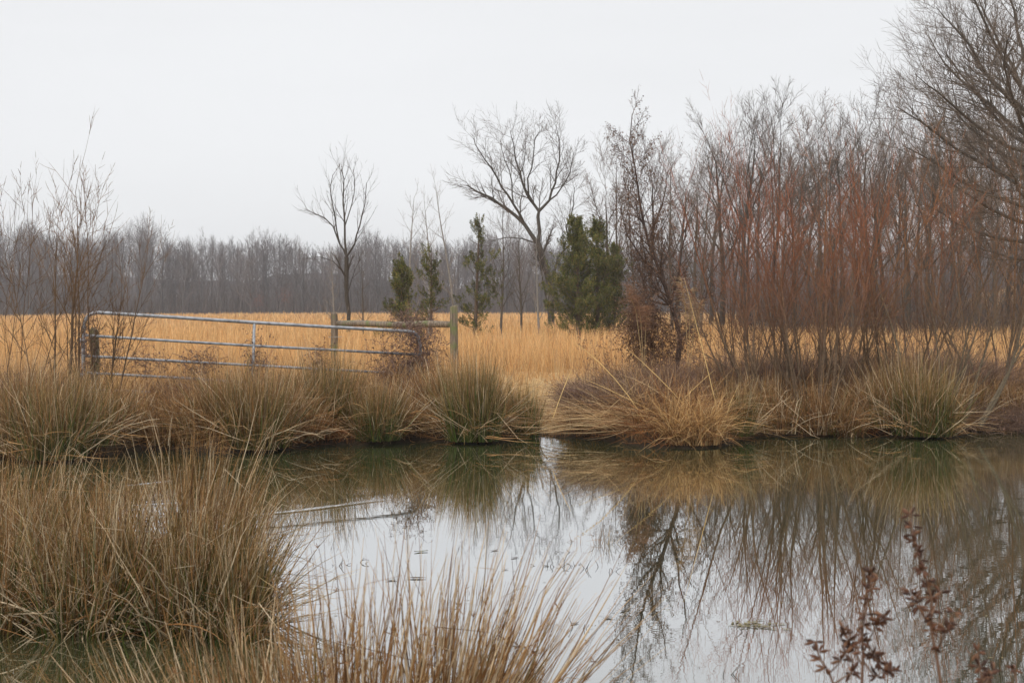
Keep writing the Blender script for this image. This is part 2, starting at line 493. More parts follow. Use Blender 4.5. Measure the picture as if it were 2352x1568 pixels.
def clump(name, seed, n, rad, h, green=0.5, spread=35, droop=0.25, wid=0.0022, k=2, M=5, kink=0.12, tips=TAN, mids=BROWN, bias=(0, 0), heads=0.0, wild=0.06, lmax=1.3, straw=0.12, rag=0.2, palef=0.09):
    """one tussock of rushes, its base at the origin"""
    rng = np.random.default_rng(seed)
    r = rad * np.sqrt(rng.random(n)); az = rng.random(n) * 2 * math.pi
    nt = max(6, n // 45)                            # the stems stand in small tufts
    ta = rng.random(nt) * 6.28; tr_ = rad * np.sqrt(rng.random(nt)); ti = rng.integers(0, nt, n)
    bx = 0.55 * tr_[ti] * np.cos(ta[ti]) + 0.45 * r * np.cos(az); by = 0.55 * tr_[ti] * np.sin(ta[ti]) + 0.45 * r * np.sin(az)
    r = np.hypot(bx, by); az = np.arctan2(by, bx)
    base = np.stack([bx, by, np.full(n, -0.04)], -1)
    tl = rng.normal(1, rag, nt)[ti]; tz = rng.normal(0, 0.35, nt)[ti]
    azl = az + tz + rng.normal(0, 0.4, n)
    lean = R(spread) * (0.15 + 0.95 * (r / rad)) * np.abs(rng.normal(0.75, 0.45, n))
    w_ = rng.random(n) < wild
    lean = np.where(w_, R(25) + R(40) * rng.random(n), lean)
    azl = np.where(w_, rng.random(n) * 6.28, azl)
    d = lean_dirs(rng, n, azl, lean)
    d = norm(d + np.array([bias[0], bias[1], 0]) * rng.random((n, 1)))
    L = h * np.clip(rng.normal(0.80, 0.19, n) * tl, 0.3, lmax)
    dr = droop * np.abs(rng.normal(1, 0.7, n))
    isg = (rng.random(n) < green) & ~w_
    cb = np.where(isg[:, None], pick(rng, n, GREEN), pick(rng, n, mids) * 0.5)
    ct = np.where((rng.random(n) < 0.55)[:, None], pick(rng, n, tips), pick(rng, n, mids))
    ct = np.where((isg & (rng.random(n) < 0.3))[:, None], pick(rng, n, OLIVE), ct)
    pale = (rng.random(n) < palef) | (w_ & (rng.random(n) < 0.6))
    pc = pick(rng, n, [(0.62, 0.50, 0.34), (0.55, 0.42, 0.27)])
    ct = np.where(pale[:, None], pc, ct); cb = np.where((pale & ~isg)[:, None], pc * 0.8, cb)
    w = wid * rng.uniform(0.55, 1.3, n) * np.where(pale, 1.45, 1)
    mb = MB()
    cm = np.where((rng.random(n) < green * 0.9)[:, None], pick(rng, n, GREEN + GREEN + OLIVE), pick(rng, n, mids))
    cb = np.where((~isg & (rng.random(n) < green * 0.7))[:, None], pick(rng, n, OLIVE) * 0.6, cb)
    cm = np.where((pale & ~isg)[:, None], pc * 0.9, cm)
    P = blades(mb, rng, base, d, L, dr, w, cb, ct, M, k, kink, cm=cm)
    # fallen straw around the foot
    nf = int(n * straw)
    if nf:
        r2 = rad * (0.5 + 0.8 * rng.random(nf)); a2 = rng.random(nf) * 2 * math.pi
        b2 = np.stack([r2 * np.cos(a2), r2 * np.sin(a2), 0.02 + 0.25 * h * rng.random(nf)], -1)
        d2 = lean_dirs(rng, nf, a2 + rng.normal(0, 1.0, nf), R(70) + rng.normal(0, 0.3, nf))
        blades(mb, rng, b2, d2, h * rng.uniform(0.3, 0.7, nf), np.full(nf, 0.35), w[:nf], pick(rng, nf, mids), pick(rng, nf, tips), M, k, 0.2)
    if heads > 0:                                   # small brown seed tufts on the side of the stems
        s_ = np.where(rng.random(n) < heads)[0]
        ix = rng.integers(M - 3, M - 1, len(s_)); c0 = P[s_, ix]
        for _ in range(9):
            v = norm(rng.normal(0, 1, c0.shape) + [0, 0, 0.5]) * rng.uniform(0.010, 0.030, (len(s_), 1))
            PP = np.stack([c0, c0 + v], 1)
            mb.tubes(PP, np.full((len(s_), 2), 0.0014), np.repeat(pick(rng, len(s_), [(0.16, 0.08, 0.035), (0.24, 0.13, 0.06)])[:, None, :], 2, 1), 2, rng)
    return mb.build(name, M_RUSH)

# ---- golden field (nobody could count it)
def field_grass():
    rng = np.random.default_rng(11)
    mb = MB()
    def band(y0, y1, dens, w, hgt, M=4, cols=GOLD, tuft=4):
        half1 = (1176 * 1.28) / F * y1
        area = (y1 - y0) * half1 * 2
        nt = int(area * dens / tuft)
        y = y0 + (y1 - y0) * rng.random(nt); x = (rng.random(nt) * 2 - 1) * half1
        keep = np.abs(x) < (1176 * 1.28) / F * y + 1
        x, y = x[keep], y[keep]
        h0 = hgt * (1 + 0.16 * wave(x, y, 0.5) + 0.1 * wave(x, y, 2.3, 1.7)) * rng.uniform(0.75, 1.15, len(x))
        tone = 1 + 0.14 * wave(x, y, 0.35, 0.6) + 0.12 * wave(x, y * 3, 0.9, 2.6)
        red = rng.random(len(x))
        x = np.repeat(x, tuft); y = np.repeat(y, tuft); h0 = np.repeat(h0, tuft); tone = np.repeat(tone, tuft); red = np.repeat(red, tuft)
        n = len(x)
        x = x + rng.normal(0, 0.07, n); y = y + rng.normal(0, 0.07, n)
        base = np.stack([x, y, gh(x, y) - 0.02], -1)
        d = lean_dirs(rng, n, rng.random(n) * 6.28, np.abs(rng.normal(0, R(11), n)))
        L = h0 * rng.uniform(0.6, 1.15, n)
        c = pick(rng, n, cols, 0.16) * tone[:, None]
        c = np.where((red < 0.13)[:, None], c * np.array([0.80, 0.66, 0.58]), c)
        pv = np.clip(wave(x, y * 0.6, 0.22, 2.0) * 1.3 - 0.25, 0, 0.8)[:, None]
        c = c * (1 - pv) + c * np.array([0.98, 1.08, 1.3]) * pv
        L = L * (1 - 0.25 * pv[:, 0]) * (1 - 0.72 * dip(x, y))
        pale = np.clip(1 - (y - 20.5) / 11, 0, 1)[:, None] * 0.7
        tn = pick(rng, n, TAN, 0.2)
        c = c * (1 - pale) + tn * pale
        blades(mb, rng, base, d, L, np.abs(rng.normal(0.1, 0.1, n)), w * rng.uniform(0.6, 1.3, n), c * 0.85, c * 1.03, M, 2, 0.05)
    band(20.3, 26, 130, 0.004, 0.62)
    band(26, 34, 90, 0.0055, 0.74)
    band(34, 55, 42, 0.009, 0.78)
    band(55, 110, 12, 0.018, 0.80)
    band(110, 238, 2.6, 0.05, 0.80, tuft=3)
    o = mb.build('field_grass', M_GRASS)
    tag(o, 'tall golden dry grass covering the whole field behind the gate', 'field grass', kind='stuff')
field_grass()

# ---- matted dead grass along the far bank
def bank_grass():
    rng = np.random.default_rng(21)
    mb = MB()
    n = 60000
    x = rng.uniform(-9.5, 10.5, n)
    o = rng.random(n) ** 1.1 * 3.6
    y = shore(x) + 0.02 + o
    base = np.stack([x, y, gh(x, y) - 0.02], -1)
    patch = wave(x, y, 1.3, 0.4); p2 = wave(x, y, 0.8, 2.2)
    low = dip(x, y)
    az = rng.normal(-1.57, 1.6, n) + patch
    lean = np.abs(rng.normal(R(34), R(24), n))
    L = rng.uniform(0.28, 0.85, n) * (1 + 0.3 * p2) * (1 - 0.86 * low) * np.clip(0.6 + o * 0.8, 0, 1)
    d = lean_dirs(rng, n, az, lean)
    t = np.clip(0.18 + 0.22 * patch + o * 0.25, 0, 1)[:, None]
    isT = rng.random((n, 1)) < t
    c = np.where(isT, pick(rng, n, TAN, 0.22), pick(rng, n, BROWN, 0.25))
    red = (p2 > 0.35) & (o < 1.0)
    c = np.where(red[:, None], c * np.array([1.0, 0.78, 0.68]), c)
    blades(mb, rng, base, d, L, np.abs(rng.normal(0.5, 0.3, n)), 0.0034 * rng.uniform(0.5, 1.3, n), c * 0.8, c, 5, 2, 0.22)
    # looser, taller stems standing through the mat
    n = 17000
    x = rng.uniform(-9.5, 10.5, n); cl = wave(x, x * 0.7, 2.1, 1.1); o = rng.random(n) * 3.2 + 0.05
    keep = dip(x, shore(x) + o) < 0.2; x, o, cl = x[keep], o[keep], cl[keep]; n = len(x)
    y = shore(x) + o
    base = np.stack([x, y, gh(x, y) - 0.02], -1)
    c = np.where(rng.random((n, 1)) < 0.4, pick(rng, n, TAN, 0.2), pick(rng, n, BROWN, 0.25))
    blades(mb, rng, base, lean_dirs(rng, n, rng.random(n) * 6.28, np.abs(rng.normal(0, R(22), n))), rng.uniform(0.35, 0.85, n) * (1 + 0.25 * cl),
           np.abs(rng.normal(0.15, 0.15, n)), 0.0032 * rng.uniform(0.5, 1.3, n), c * 0.7, c, 6, 2, 0.25)
    ob = mb.build('bank_grass', M_GRASS)
    tag(ob, 'matted dead tan and brown grass covering the far bank of the pond', 'dead grass', kind='stuff')
    # near bank, mostly below the frame
    mb = MB(); n = 9000
    x = rng.uniform(-4.5, 4.5, n); y = rng.uniform(2.6, 4.4, n)
    base = np.stack([x, y, gh(x, y) - 0.02], -1)
    c = pick(rng, n, TAN + BROWN, 0.2)
    blades(mb, rng, base, lean_dirs(rng, n, rng.random(n) * 6.28, np.abs(rng.normal(R(40), R(25), n))), rng.uniform(0.1, 0.3, n),
           np.full(n, 0.5), np.full(n, 0.002), c * 0.8, c, 4, 2, 0.1)
    ob = mb.build('near_bank_grass', M_GRASS)
    tag(ob, 'short dead grass on the near bank under the foreground rushes', 'dead grass', kind='stuff')
bank_grass()

# ------------------------------------------------------------------ bare trees
def grow(acc, rnd, p, d, L, r, lvl, spec, tint=1.0):
    s = spec[lvl]
    M = s.get('m', 5)
    pts = [p]; x, y, z = p; dx, dy, dz = d
    wob = s.get('wob', 0.12); up = s.get('up', 0.05)
    st = L / (M - 1)
    for i in range(M - 1):
        dx += rnd.gauss(0, wob); dy += rnd.gauss(0, wob); dz += rnd.gauss(0, wob * 0.7) + up
        nn = math.sqrt(dx * dx + dy * dy + dz * dz); dx /= nn; dy /= nn; dz /= nn
        x += dx * st; y += dy * st; z += dz * st
        pts.append((x, y, z))
    follow(acc, rnd, pts, r, L, lvl, spec, tint)

def follow(acc, rnd, pts, r, L, lvl, spec, tint=1.0, rend=None):
    s = spec[lvl]; M = len(pts)
    tp = s.get('taper', 0.25)
    rend = r * tp if rend is None else rend
    rad = [r + (rend - r) * (i / (M - 1)) for i in range(M)]
    acc.append((lvl, pts, rad, tint))
    if lvl + 1 >= len(spec): return
    c = spec[lvl + 1]
    n = s['n']; n = n if isinstance(n, int) else rnd.randint(*n)
    t0 = s.get('t0', 0.25)
    az = rnd.random() * 6.28
    for i in range(n):
        t = t0 + (1 - t0) * ((i + rnd.random()) / n)
        if i == n - 1 and s.get('lead', 1): t = 1.0
        f = t * (M - 1); j = min(int(f), M - 2); f -= j
        a, b = pts[j], pts[j + 1]
        p = tuple(a[q] + (b[q] - a[q]) * f for q in range(3))
        T = Vector((b[0] - a[0], b[1] - a[1], b[2] - a[2])).normalized()
        rr = rad[j] + (rad[j + 1] - rad[j]) * f
        az += 2.4 + rnd.gauss(0, 0.4)
        ang = R(s.get('ang', 45)) * rnd.uniform(0.7, 1.25)
        if t == 1.0: ang *= 0.3
        ref = Vector((1, 0, 0)) if abs(T.x) < 0.8 else Vector((0, 1, 0))
        A = T.cross(ref).normalized(); B = T.cross(A)
        D = T * math.cos(ang) + (A * math.cos(az) + B * math.sin(az)) * math.sin(ang)
        if 'zmin' in s and D.z < s['zmin']: D.z = s['zmin'] + abs(D.z) * 0.2
        LL = L * s.get('lr', 0.6) * (1 - s.get('ls', 0.5) * t) * rnd.uniform(0.7, 1.25)
        grow(acc, rnd, p, tuple(D.normalized()), LL, max(min(rr * s.get('rr', 0.6), rr * 0.95), c.get('rmin', 0.002)), lvl + 1, spec, tint * rnd.uniform(0.85, 1.15))

def fit(acc, H, q=1.0):
    zz_ = sorted(a[1][-1][2] for a in acc); mz = zz_[min(len(zz_) - 1, int(q * len(zz_)))]; k = H / mz
    return [(l_, [(p[0] * k, p[1] * k, p[2] * k) for p in pts], rad, t_) for l_, pts, rad, t_ in acc]

def tree_parts(acc, cols, split=1, kk=(6, 5, 3, 2, 2, 2)):
    """cols: colour per level; meshes: trunk (levels <= split) and crown (the rest)"""
    a, b = MB(), MB()
    for lvl, pts, rad, tint in acc:
        c = np.array(cols[min(lvl, len(cols) - 1)]) * tint
        (a if lvl <= split else b).tube(pts, rad, c, kk[min(lvl, len(kk) - 1)])
    return a, b

def bare_tree(acc, cols, loc, label, cat='tree', group=None, split=1, name='bare_tree', extra=None, mats=(None, None), kk=(6, 5, 3, 2, 2, 2)):
    t = empty(name, loc)
    tag(t, label, cat, group)
    a, b = tree_parts(acc, cols, split, kk)
    if extra: extra(b)
    a.build('trunk', mats[0] or M_BARK, t)
    b.build('crown', mats[1] or M_TWIG, t)
    return t

GREYB = [(0.10, 0.083, 0.066), (0.10, 0.082, 0.064), (0.115, 0.088, 0.068), (0.14, 0.10, 0.078), (0.16, 0.115, 0.09)]
DARKB = [(0.055, 0.045, 0.035), (0.055, 0.045, 0.035), (0.068, 0.052, 0.040), (0.09, 0.066, 0.05), (0.11, 0.08, 0.06)]
PALEB = [(0.24, 0.22, 0.20), (0.22, 0.20, 0.18), (0.25, 0.21, 0.19), (0.22, 0.17, 0.15)]

def wood_spec(fine=1.0):
    return [dict(m=9, n=(9, 12), t0=0.32, ang=42, lr=0.52, ls=0.45, rr=0.5, wob=0.05, up=0.03, taper=0.22),
            dict(m=7, n=(6, 8), t0=0.2, ang=38, lr=0.5, ls=0.35, rr=0.55, wob=0.12, up=0.10, taper=0.25),
            dict(m=5, n=(6, 8), t0=0.15, ang=36, lr=0.55, ls=0.3, rr=0.6, wob=0.13, up=0.10, taper=0.35, rmin=0.009),
            dict(m=4, n=(4, 6), t0=0.15, ang=34, lr=0.6, ls=0.3, rr=0.7, wob=0.14, up=0.08, taper=0.5, rmin=0.006),
            dict(m=3, n=0, wob=0.16, up=0.06, taper=0.5, rmin=0.0045)]

def make_wood_proto(seed, H, r, cols, label, lean=0.0, spec=None, group='bare trees of the right-hand wood'):
    rnd = random.Random(seed); acc = []
    sp = spec or wood_spec()
    grow(acc, rnd, (0, 0, -0.1), (lean, 0.02, 1), H, r, 0, sp)
    acc = fit(acc, H)
    return bare_tree(acc, cols, (0, 0, 0), label, group=group)

# ---- the right-hand wood: individual trees from a few kinds
pl = []
rw = random.Random(5)
protos = []
for i, (H, r) in enumerate([(9.6, 0.13), (8.6, 0.11), (10.4, 0.15), (7.6, 0.09), (9.0, 0.10)]):
    sp = wood_spec()
    if i == 1: sp[0].update(ang=28, t0=0.2, lr=0.6, n=8)
    if i == 3: sp[0].update(ang=55, t0=0.4, lr=0.42)
    if i == 4: sp[0].update(ang=24, t0=0.15, lr=0.62, n=9)
    protos.append(make_wood_proto(100 + i, H, r, GREYB if i % 2 else DARKB, 'placeholder', spec=sp))
# px, distance, top py : front row first
spots = [(1398, 64, 300), (1498, 70, 288), (1600, 66, 310), (1655, 72, 215), (1705, 68, 205), (1765, 76, 188), (1830, 70, 240), (1885, 74, 215),
         (1940, 66, 235), (1990, 72, 185), (2030, 62, 240), (2075, 68, 195), (2130, 64, 210), (2190, 70, 150), (2245, 62, 190), (2310, 66, 120),
         (2370, 62, 160),
         (1560, 92, 330), (1632, 96, 300), (1680, 88, 330), (1738, 94, 270), (1800, 90, 290), (1858, 86, 320), (1915, 92, 270), (1970, 88, 310),
         (2010, 96, 260), (2055, 86, 300), (2105, 90, 250), (2160, 84, 290), (2215, 92, 240), (2280, 86, 260), (2340, 90, 220),
         (1720, 80, 360), (1870, 80, 340), (2000, 78, 350), (2140, 76, 330), (2250, 78, 330), (2330, 76, 320),
         (1820, 60, 330), (1960, 58, 340), (2090, 57, 330), (2200, 58, 320), (2290, 56, 300)]
ORD = 'first second third fourth fifth sixth seventh eighth ninth tenth eleventh twelfth thirteenth fourteenth fifteenth sixteenth seventeenth eighteenth nineteenth twentieth'.split()
def row_of(Y): return 'front' if Y < 65 else ('second' if Y < 81 else 'rear')
first = [True] * len(protos)
Hs = [9.6, 8.6, 10.4, 7.6, 9.0]
for i, (px, Y, top) in enumerate(spots):
    k = [1, 4, 1, 2, 0, 4, 3, 1, 0, 4, 2, 1, 0, 3][i % 14]
    x = X(px, Y); z = ghs(x, Y)
    want = (at(px, top, Y)[2] - z)
    sc = want / Hs[k] * 1.02
    row = row_of(Y); nth = sorted(p[0] for p in spots if row_of(p[1]) == row).index(px)
    lab = 'bare grey tree, %s from the left in the %s row of the right-hand wood' % (ORD[nth], row)
    if first[k]:
        t = protos[k]; first[k] = False
        t.location = (x, Y, z); t.rotation_euler = (0, 0, rw.random() * 6.28); t.scale = (sc * 0.95, sc * 0.95, sc); t['label'] = lab
    else:
        t = dup(protos[k], (x, Y, z), rw.random() * 6.28, (sc * rw.uniform(0.85, 1.05),) * 2 + (sc,), lab)

# ---- far wood: one mass of bare trees beyond the field
def far_wood():
    rng = np.random.default_rng(31)
    mb = MB()
    skels = []
    for s in range(7):
        rnd = random.Random(300 + s); acc = []
        sp = [dict(m=6, n=15, t0=0.14, ang=[36, 48, 28][s % 3], lr=0.40, ls=0.5, rr=0.5, wob=0.04, up=0.02, taper=0.25),
              dict(m=4, n=8, t0=0.15, ang=38, lr=0.5, ls=0.3, rr=0.6, wob=0.1, up=0.12, taper=0.4, rmin=0.04),
              dict(m=3, n=5, t0=0.15, ang=36, lr=0.65, ls=0.3, rr=0.7, wob=0.12, up=0.1, taper=0.5, rmin=0.022),
              dict(m=3, n=0, wob=0.14, up=0.08, taper=0.4, rmin=0.015)]
        grow(acc, rnd, (0, 0, 0), (0, 0, 1), 12.5, 0.17, 0, sp)
        acc = fit(acc, 14.0)
        g = {}
        for lvl, pts, rad, tint in acc:
            g.setdefault((len(pts), 3 if lvl == 0 else 2), []).append((pts, rad, lvl, tint))
        skels.append({k: (np.array([a[0] for a in L]), np.array([a[1] for a in L]), np.array([a[2] for a in L]), np.array([a[3] for a in L])) for k, L in g.items()})
    base_cols = np.array([(0.10, 0.088, 0.086), (0.115, 0.10, 0.098), (0.13, 0.112, 0.11), (0.14, 0.12, 0.118)])
    pos = []
    for row, (Y, sp_) in enumerate([(240, 3.4), (246, 3.4), (253, 3.4), (261, 3.5), (270, 3.6), (282, 3.8), (294, 3.8), (308, 4.0), (326, 4.0), (344, 4.2), (356, 4.2)]):
        x = -0.5 * Y + rng.random() * 3
        while x < 0.49 * Y:
            pos.append((x + rng.normal(0, 0.9), Y + rng.normal(0, 2.2), row)); x += sp_
    for (x, y, row) in pos:
        px = 1176 + x / y * F
        prof = np.interp(px, [-200, 0, 60, 110, 250, 290, 330, 370, 395, 480, 560, 620, 690, 720, 790, 850, 900, 1000, 1150, 1400, 2600],
                         [505, 512, 500, 530, 528, 505, 492, 505, 545, 538, 548, 530, 552, 572, 548, 530, 540, 556, 530, 560, 540])
        z0 = ghs(x, y)
        Hh = (707.5 - prof) / F * y + EYE - z0
        sc = Hh / 14.0 * (1 + rng.normal(0, 0.08) - 0.05)
        sc = max(sc, 0.35)
        S = skels[rng.integers(0, len(skels))]
        a = rng.random() * 6.28; ca, sa = math.cos(a), math.sin(a)
        Rm = np.array([[ca, sa, 0], [-sa, ca, 0], [0, 0, 1]]) * sc
        tone = rng.uniform(0.8, 1.2) * (np.array([1.25, 1.2, 1.15]) if rng.random() < 0.06 else 1)
        for (M, k), (P, Rd, lv, ti) in S.items():
            PP = P @ Rm + np.array([x, y, z0])
            C = (base_cols[lv] * ti[:, None] * tone)[:, None, :].repeat(M, 1)
            mb.tubes(PP, Rd, C, k, rng if k == 2 else None)
    # undergrowth stems
    n = 42000
    x = rng.uniform(-125, 125, n); y = rng.uniform(237, 262, n)
    base = np.stack([x, y, gh(x, y)], -1)
    c = pick(rng, n, [(0.10, 0.085, 0.08), (0.13, 0.10, 0.09), (0.11, 0.075, 0.06), (0.15, 0.13, 0.12)], 0.15)
    L = rng.uniform(1.0, 9.5, n) * rng.uniform(0.4, 1, n)
    blades(mb, rng, base, lean_dirs(rng, n, rng.random(n) * 6.28, np.abs(rng.normal(0, R(16), n))), L, np.full(n, 0.03), 0.03 * rng.uniform(0.5, 1.3, n), c, c, 3, 2, 0)
    # nearer continuation of the same undergrowth inside the right-hand wood
    n = 16000
    y = rng.uniform(60, 115, n); x = X(rng.uniform(1700, 2750, n), y)
    base = np.stack([x, y, gh(x, y)], -1)
    c = pick(rng, n, [(0.085, 0.065, 0.055), (0.11, 0.08, 0.065), (0.10, 0.065, 0.05), (0.14, 0.115, 0.10)], 0.15)
    L = rng.uniform(0.8, 5.2, n) * rng.uniform(0.5, 1, n)
    mb2 = MB()
    blades(mb2, rng, base, lean_dirs(rng, n, rng.random(n) * 6.28, np.abs(rng.normal(0, R(20), n))), L, np.full(n, 0.05), 0.012 * rng.uniform(0.5, 1.3, n), c, c, 4, 2, 0)
    o = mb.build('far_wood', M_WOODF)
    tag(o, 'grey leafless wood reading as one dense band beyond the golden field', 'wood', kind='stuff')
    o = mb2.build('undergrowth', M_WOODF)
    tag(o, 'dense brown undergrowth between the trunks of the right-hand wood', 'undergrowth', kind='stuff')
far_wood()

# ---- guided trees: main limbs follow the photograph, at the tree's own distance
def P3(px, py, Y, dy, o):
    q = at(px, py, Y + dy); return (q[0] - o[0], q[1] - o[1], q[2] - o[2])

def guided(limbs, Y, foot, spec, seed, lvl0=0, jit=None):
    """limbs: (points[(px,py,dy)], r0, r1, level, childcount)"""
    rnd = random.Random(seed)
    x = X(foot, Y); o = np.array((x, Y, ghs(x, Y)))
    acc = []
    for pts, r0, r1, lvl, n in limbs:
        pp = [P3(a, b, Y, c, o) for a, b, c in pts]
        fine = [pp[0]]
        for u, w in zip(pp[:-1], pp[1:]):
            mid = tuple((u[i] + w[i]) / 2 + rnd.gauss(0, 0.02) * math.dist(u, w) * 1.5 for i in range(3))
            fine += [mid, w]
        L = sum(math.dist(a, b) for a, b in zip(fine[:-1], fine[1:]))
        sp = [dict(s) for s in spec]; sp[lvl]['n'] = n; sp[lvl]['lead'] = 0
        if n == 0: acc.append((lvl, fine, [r0 + (r1 - r0) * i / (len(fine) - 1) for i in range(len(fine))], 1.0))
        else: follow(acc, rnd, fine, r0, L, lvl, sp, 1.0, rend=r1)
    return acc, tuple(o)

MID = [dict(m=7, n=8, t0=0.3, ang=40, lr=0.45, ls=0.4, rr=0.5, wob=0.08, up=0.05),
       dict(m=6, n=10, t0=0.25, ang=38, lr=0.42, ls=0.3, rr=0.5, wob=0.13, up=0.10, taper=0.3),
       dict(m=5, n=(7, 9), t0=0.15, ang=36, lr=0.55, ls=0.35, rr=0.6, wob=0.13, up=0.09, taper=0.35, rmin=0.009),
       dict(m=4, n=(4, 6), t0=0.1, ang=34, lr=0.6, ls=0.3, rr=0.7, wob=0.14, up=0.05, taper=0.5, rmin=0.006),
       dict(m=3, n=0, wob=0.16, up=0.04, taper=0.5, rmin=0.0045)]

MIDF = [dict(s) for s in MID]
MIDF[1].update(lr=0.33); MIDF[3].update(rmin=0.009); MIDF[4].update(rmin=0.007); MIDF[2].update(rmin=0.012)
# big leaning tree in the centre
limbs = [([(1266, 752, 0), (1268, 660, 0), (1252, 610, 0), (1236, 560, 0)], 0.20, 0.16, 0, 2),
         ([(1236, 560, 0), (1205, 515, 0.3), (1165, 480, 0.6), (1130, 455, 0.8), (1095, 440, 1.0), (1072, 425, 1.2)], 0.13, 0.03, 1, 12),
         ([(1205, 515, 0.3), (1180, 470, -0.3), (1152, 430, -0.6), (1128, 385, -1), (1100, 345, -1.2), (1088, 318, -1.4)], 0.08, 0.015, 1, 11),
         ([(1180, 470, -0.3), (1176, 420, 0.3), (1160, 370, 0.6), (1150, 320, 0.8)], 0.05, 0.012, 1, 9),
         ([(1236, 560, 0), (1236, 500, 0), (1238, 485, 0), (1215, 455, 0.5), (1200, 420, 0.9), (1185, 370, 1.2), (1180, 330, 1.4), (1172, 300, 1.5)], 0.12, 0.015, 1, 14),
         ([(1215, 455, 0.5), (1212, 410, -0.4), (1225, 360, -0.8), (1228, 320, -1), (1240, 300, -1.2)], 0.055, 0.012, 1, 10),
         ([(1238, 485, 0), (1262, 460, 0.2), (1276, 420, 0.5), (1285, 370, 0.6), (1284, 320, 0.8), (1278, 290, 0.9)], 0.09, 0.012, 1, 14),
         ([(1262, 460, 0.2), (1290, 430, -0.8), (1310, 395, -1.3), (1318, 350, -1.7)], 0.05, 0.012, 1, 10),
         ([(1268, 660, 0), (1282, 590, 0.3), (1310, 560, 0.4), (1300, 520, 0.7), (1318, 470, 1.0), (1320, 430, 1.3)], 0.08, 0.015, 1, 11),
         ([(1236, 560, 0), (1200, 548, -1), (1165, 545, -1.8), (1130, 552, -2.4)], 0.05, 0.015, 1, 7),
         ([(1262, 740, 0.4), (1250, 660, 0.4), (1240, 600, 0.5), (1244, 540, 0.5)], 0.06, 0.02, 1, 7)]
limbs = [(a_, b_ * 1.12, c_ * 1.3, d_, e_) for a_, b_, c_, d_, e_ in limbs]
acc, o = guided(limbs, 90, 1266, MIDF, 71)
bare_tree(acc, DARKB, o, 'large leafless tree with a crooked leaning trunk and round airy crown in mid field', split=1, group=None)

# forked bare tree left of the fence brace
limbs = [([(800, 762, 0), (796, 680, 0), (796, 590, 0)], 0.12, 0.10, 0, 3),
         ([(796, 590, 0), (780, 560, 0.2), (765, 520, 0.5), (745, 500, 0.7), (720, 490, 0.9), (700, 480, 1)], 0.055, 0.012, 1, 9),
         ([(780, 560, 0.2), (770, 500, -0.4), (760, 450, -0.7), (765, 400, -0.9)], 0.045, 0.012, 1, 8),
         ([(796, 590, 0), (792, 520, 0.3), (788, 460, 0.5), (790, 410, 0.7), (784, 388, 0.8)], 0.07, 0.012, 1, 10),
         ([(796, 590, 0), (815, 560, -0.4), (826, 520, -0.7), (838, 470, -0.9), (842, 420, -1.1)], 0.06, 0.012, 1, 9),
         ([(792, 520, 0.3), (808, 470, 0.6), (815, 420, 0.8), (812, 390, 1)], 0.035, 0.01, 1, 6),
         ([(797, 680, 0), (815, 620, 0.8), (830, 590, 1.0)], 0.03, 0.008, 1, 5),
         ([(796, 640, 0), (765, 600, -0.8), (735, 590, -1.2), (705, 592, -1.4)], 0.03, 0.008, 1, 5)]
limbs = [(a_, b_ * 0.72, c_, d_, e_) for a_, b_, c_, d_, e_ in limbs]
spB = [dict(s) for s in MID]
spB[1].update(lr=0.36, n=6, ang=30, up=0.10); spB[2].update(n=(4, 6), up=0.12, lr=0.5, ang=30, wob=0.07); spB[3].update(n=(1, 2), up=0.1)
acc, o = guided(limbs, 58, 800, spB, 72)
bare_tree(acc, DARKB, o, 'bare tree with upswept forked branches rising behind the left fence post')

# slim saplings of the mid field
SLIM = [dict(m=9, n=(16, 20), t0=0.2, ang=48, lr=0.24, ls=0.6, rr=0.4, wob=0.03, up=0.02, taper=0.12),
        dict(m=5, n=(4, 5), t0=0.2, ang=36, lr=0.5, ls=0.3, rr=0.6, wob=0.1, up=0.12, taper=0.35, rmin=0.008),
        dict(m=4, n=(2, 3), t0=0.2, ang=34, lr=0.5, ls=0.3, rr=0.7, wob=0.1, up=0.1, taper=0.5, rmin=0.005),
        dict(m=3, n=0, wob=0.1, up=0.06, taper=0.5, rmin=0.0045)]
slim = [(768, 56, 560, 'P', 'thin pale birch sapling immediately left of the forked bare tree'),
        (835, 60, 600, 'G', 'short thin bare sapling immediately right of the forked bare tree trunk'),
        (938, 52, 408, 'P', 'left one of the twin white-barked saplings behind the vine-covered gate end'),
        (985, 56, 425, 'P', 'right one of the twin white-barked saplings behind the vine-covered gate end'),
        (1048, 62, 380, 'P', 'tall slim pale sapling left of the sparse cedar by the right fence post'),
        (1150, 66, 420, 'G', 'slim bare sapling just right of the sparse cedar beyond the right fence post'),
        (1198, 68, 440, 'G', 'slim bare sapling under the left side of the leaning tree crown'),
        (1240, 64, 500, 'P', 'thin pale sapling touching the foot of the leaning tree on its left'),
        (1408, 66, 290, 'G', 'tall slim leaning tree behind the large dark cedar'),
        (1460, 62, 330, 'G', 'slim bare tree between the large cedar and the vine-hung shrub'),
        (1545, 64, 300, 'G', 'slim bare tree rising behind the vine-hung shrub'),
        (1610, 58, 300, 'G', 'straight dark slim tree standing right of the vine-hung shrub')]
for i, (px, Y, top, kc, lab) in enumerate(slim):
    x = X(px, Y); z = ghs(x, Y); H = at(px, top, Y)[2] - z
    rnd = random.Random(500 + i); acc = []
    sp = [dict(s) for s in SLIM]
    if kc == 'G' and H > 7: sp[0].update(n=22, lr=0.34, ang=34); sp[1].update(n=(6, 7)); sp[2].update(n=4)
    grow(acc, rnd, (0, 0, -0.1), ((0.1 if px == 1408 else -0.02), 0, 1), H * 0.93, 0.035 + H * 0.005, 0, sp)
    acc = fit(acc, H)
    bare_tree(acc, PALEB if kc == 'P' else GREYB, (x, Y, z), lab, name='sapling', split=0, group='slim saplings standing in the field')

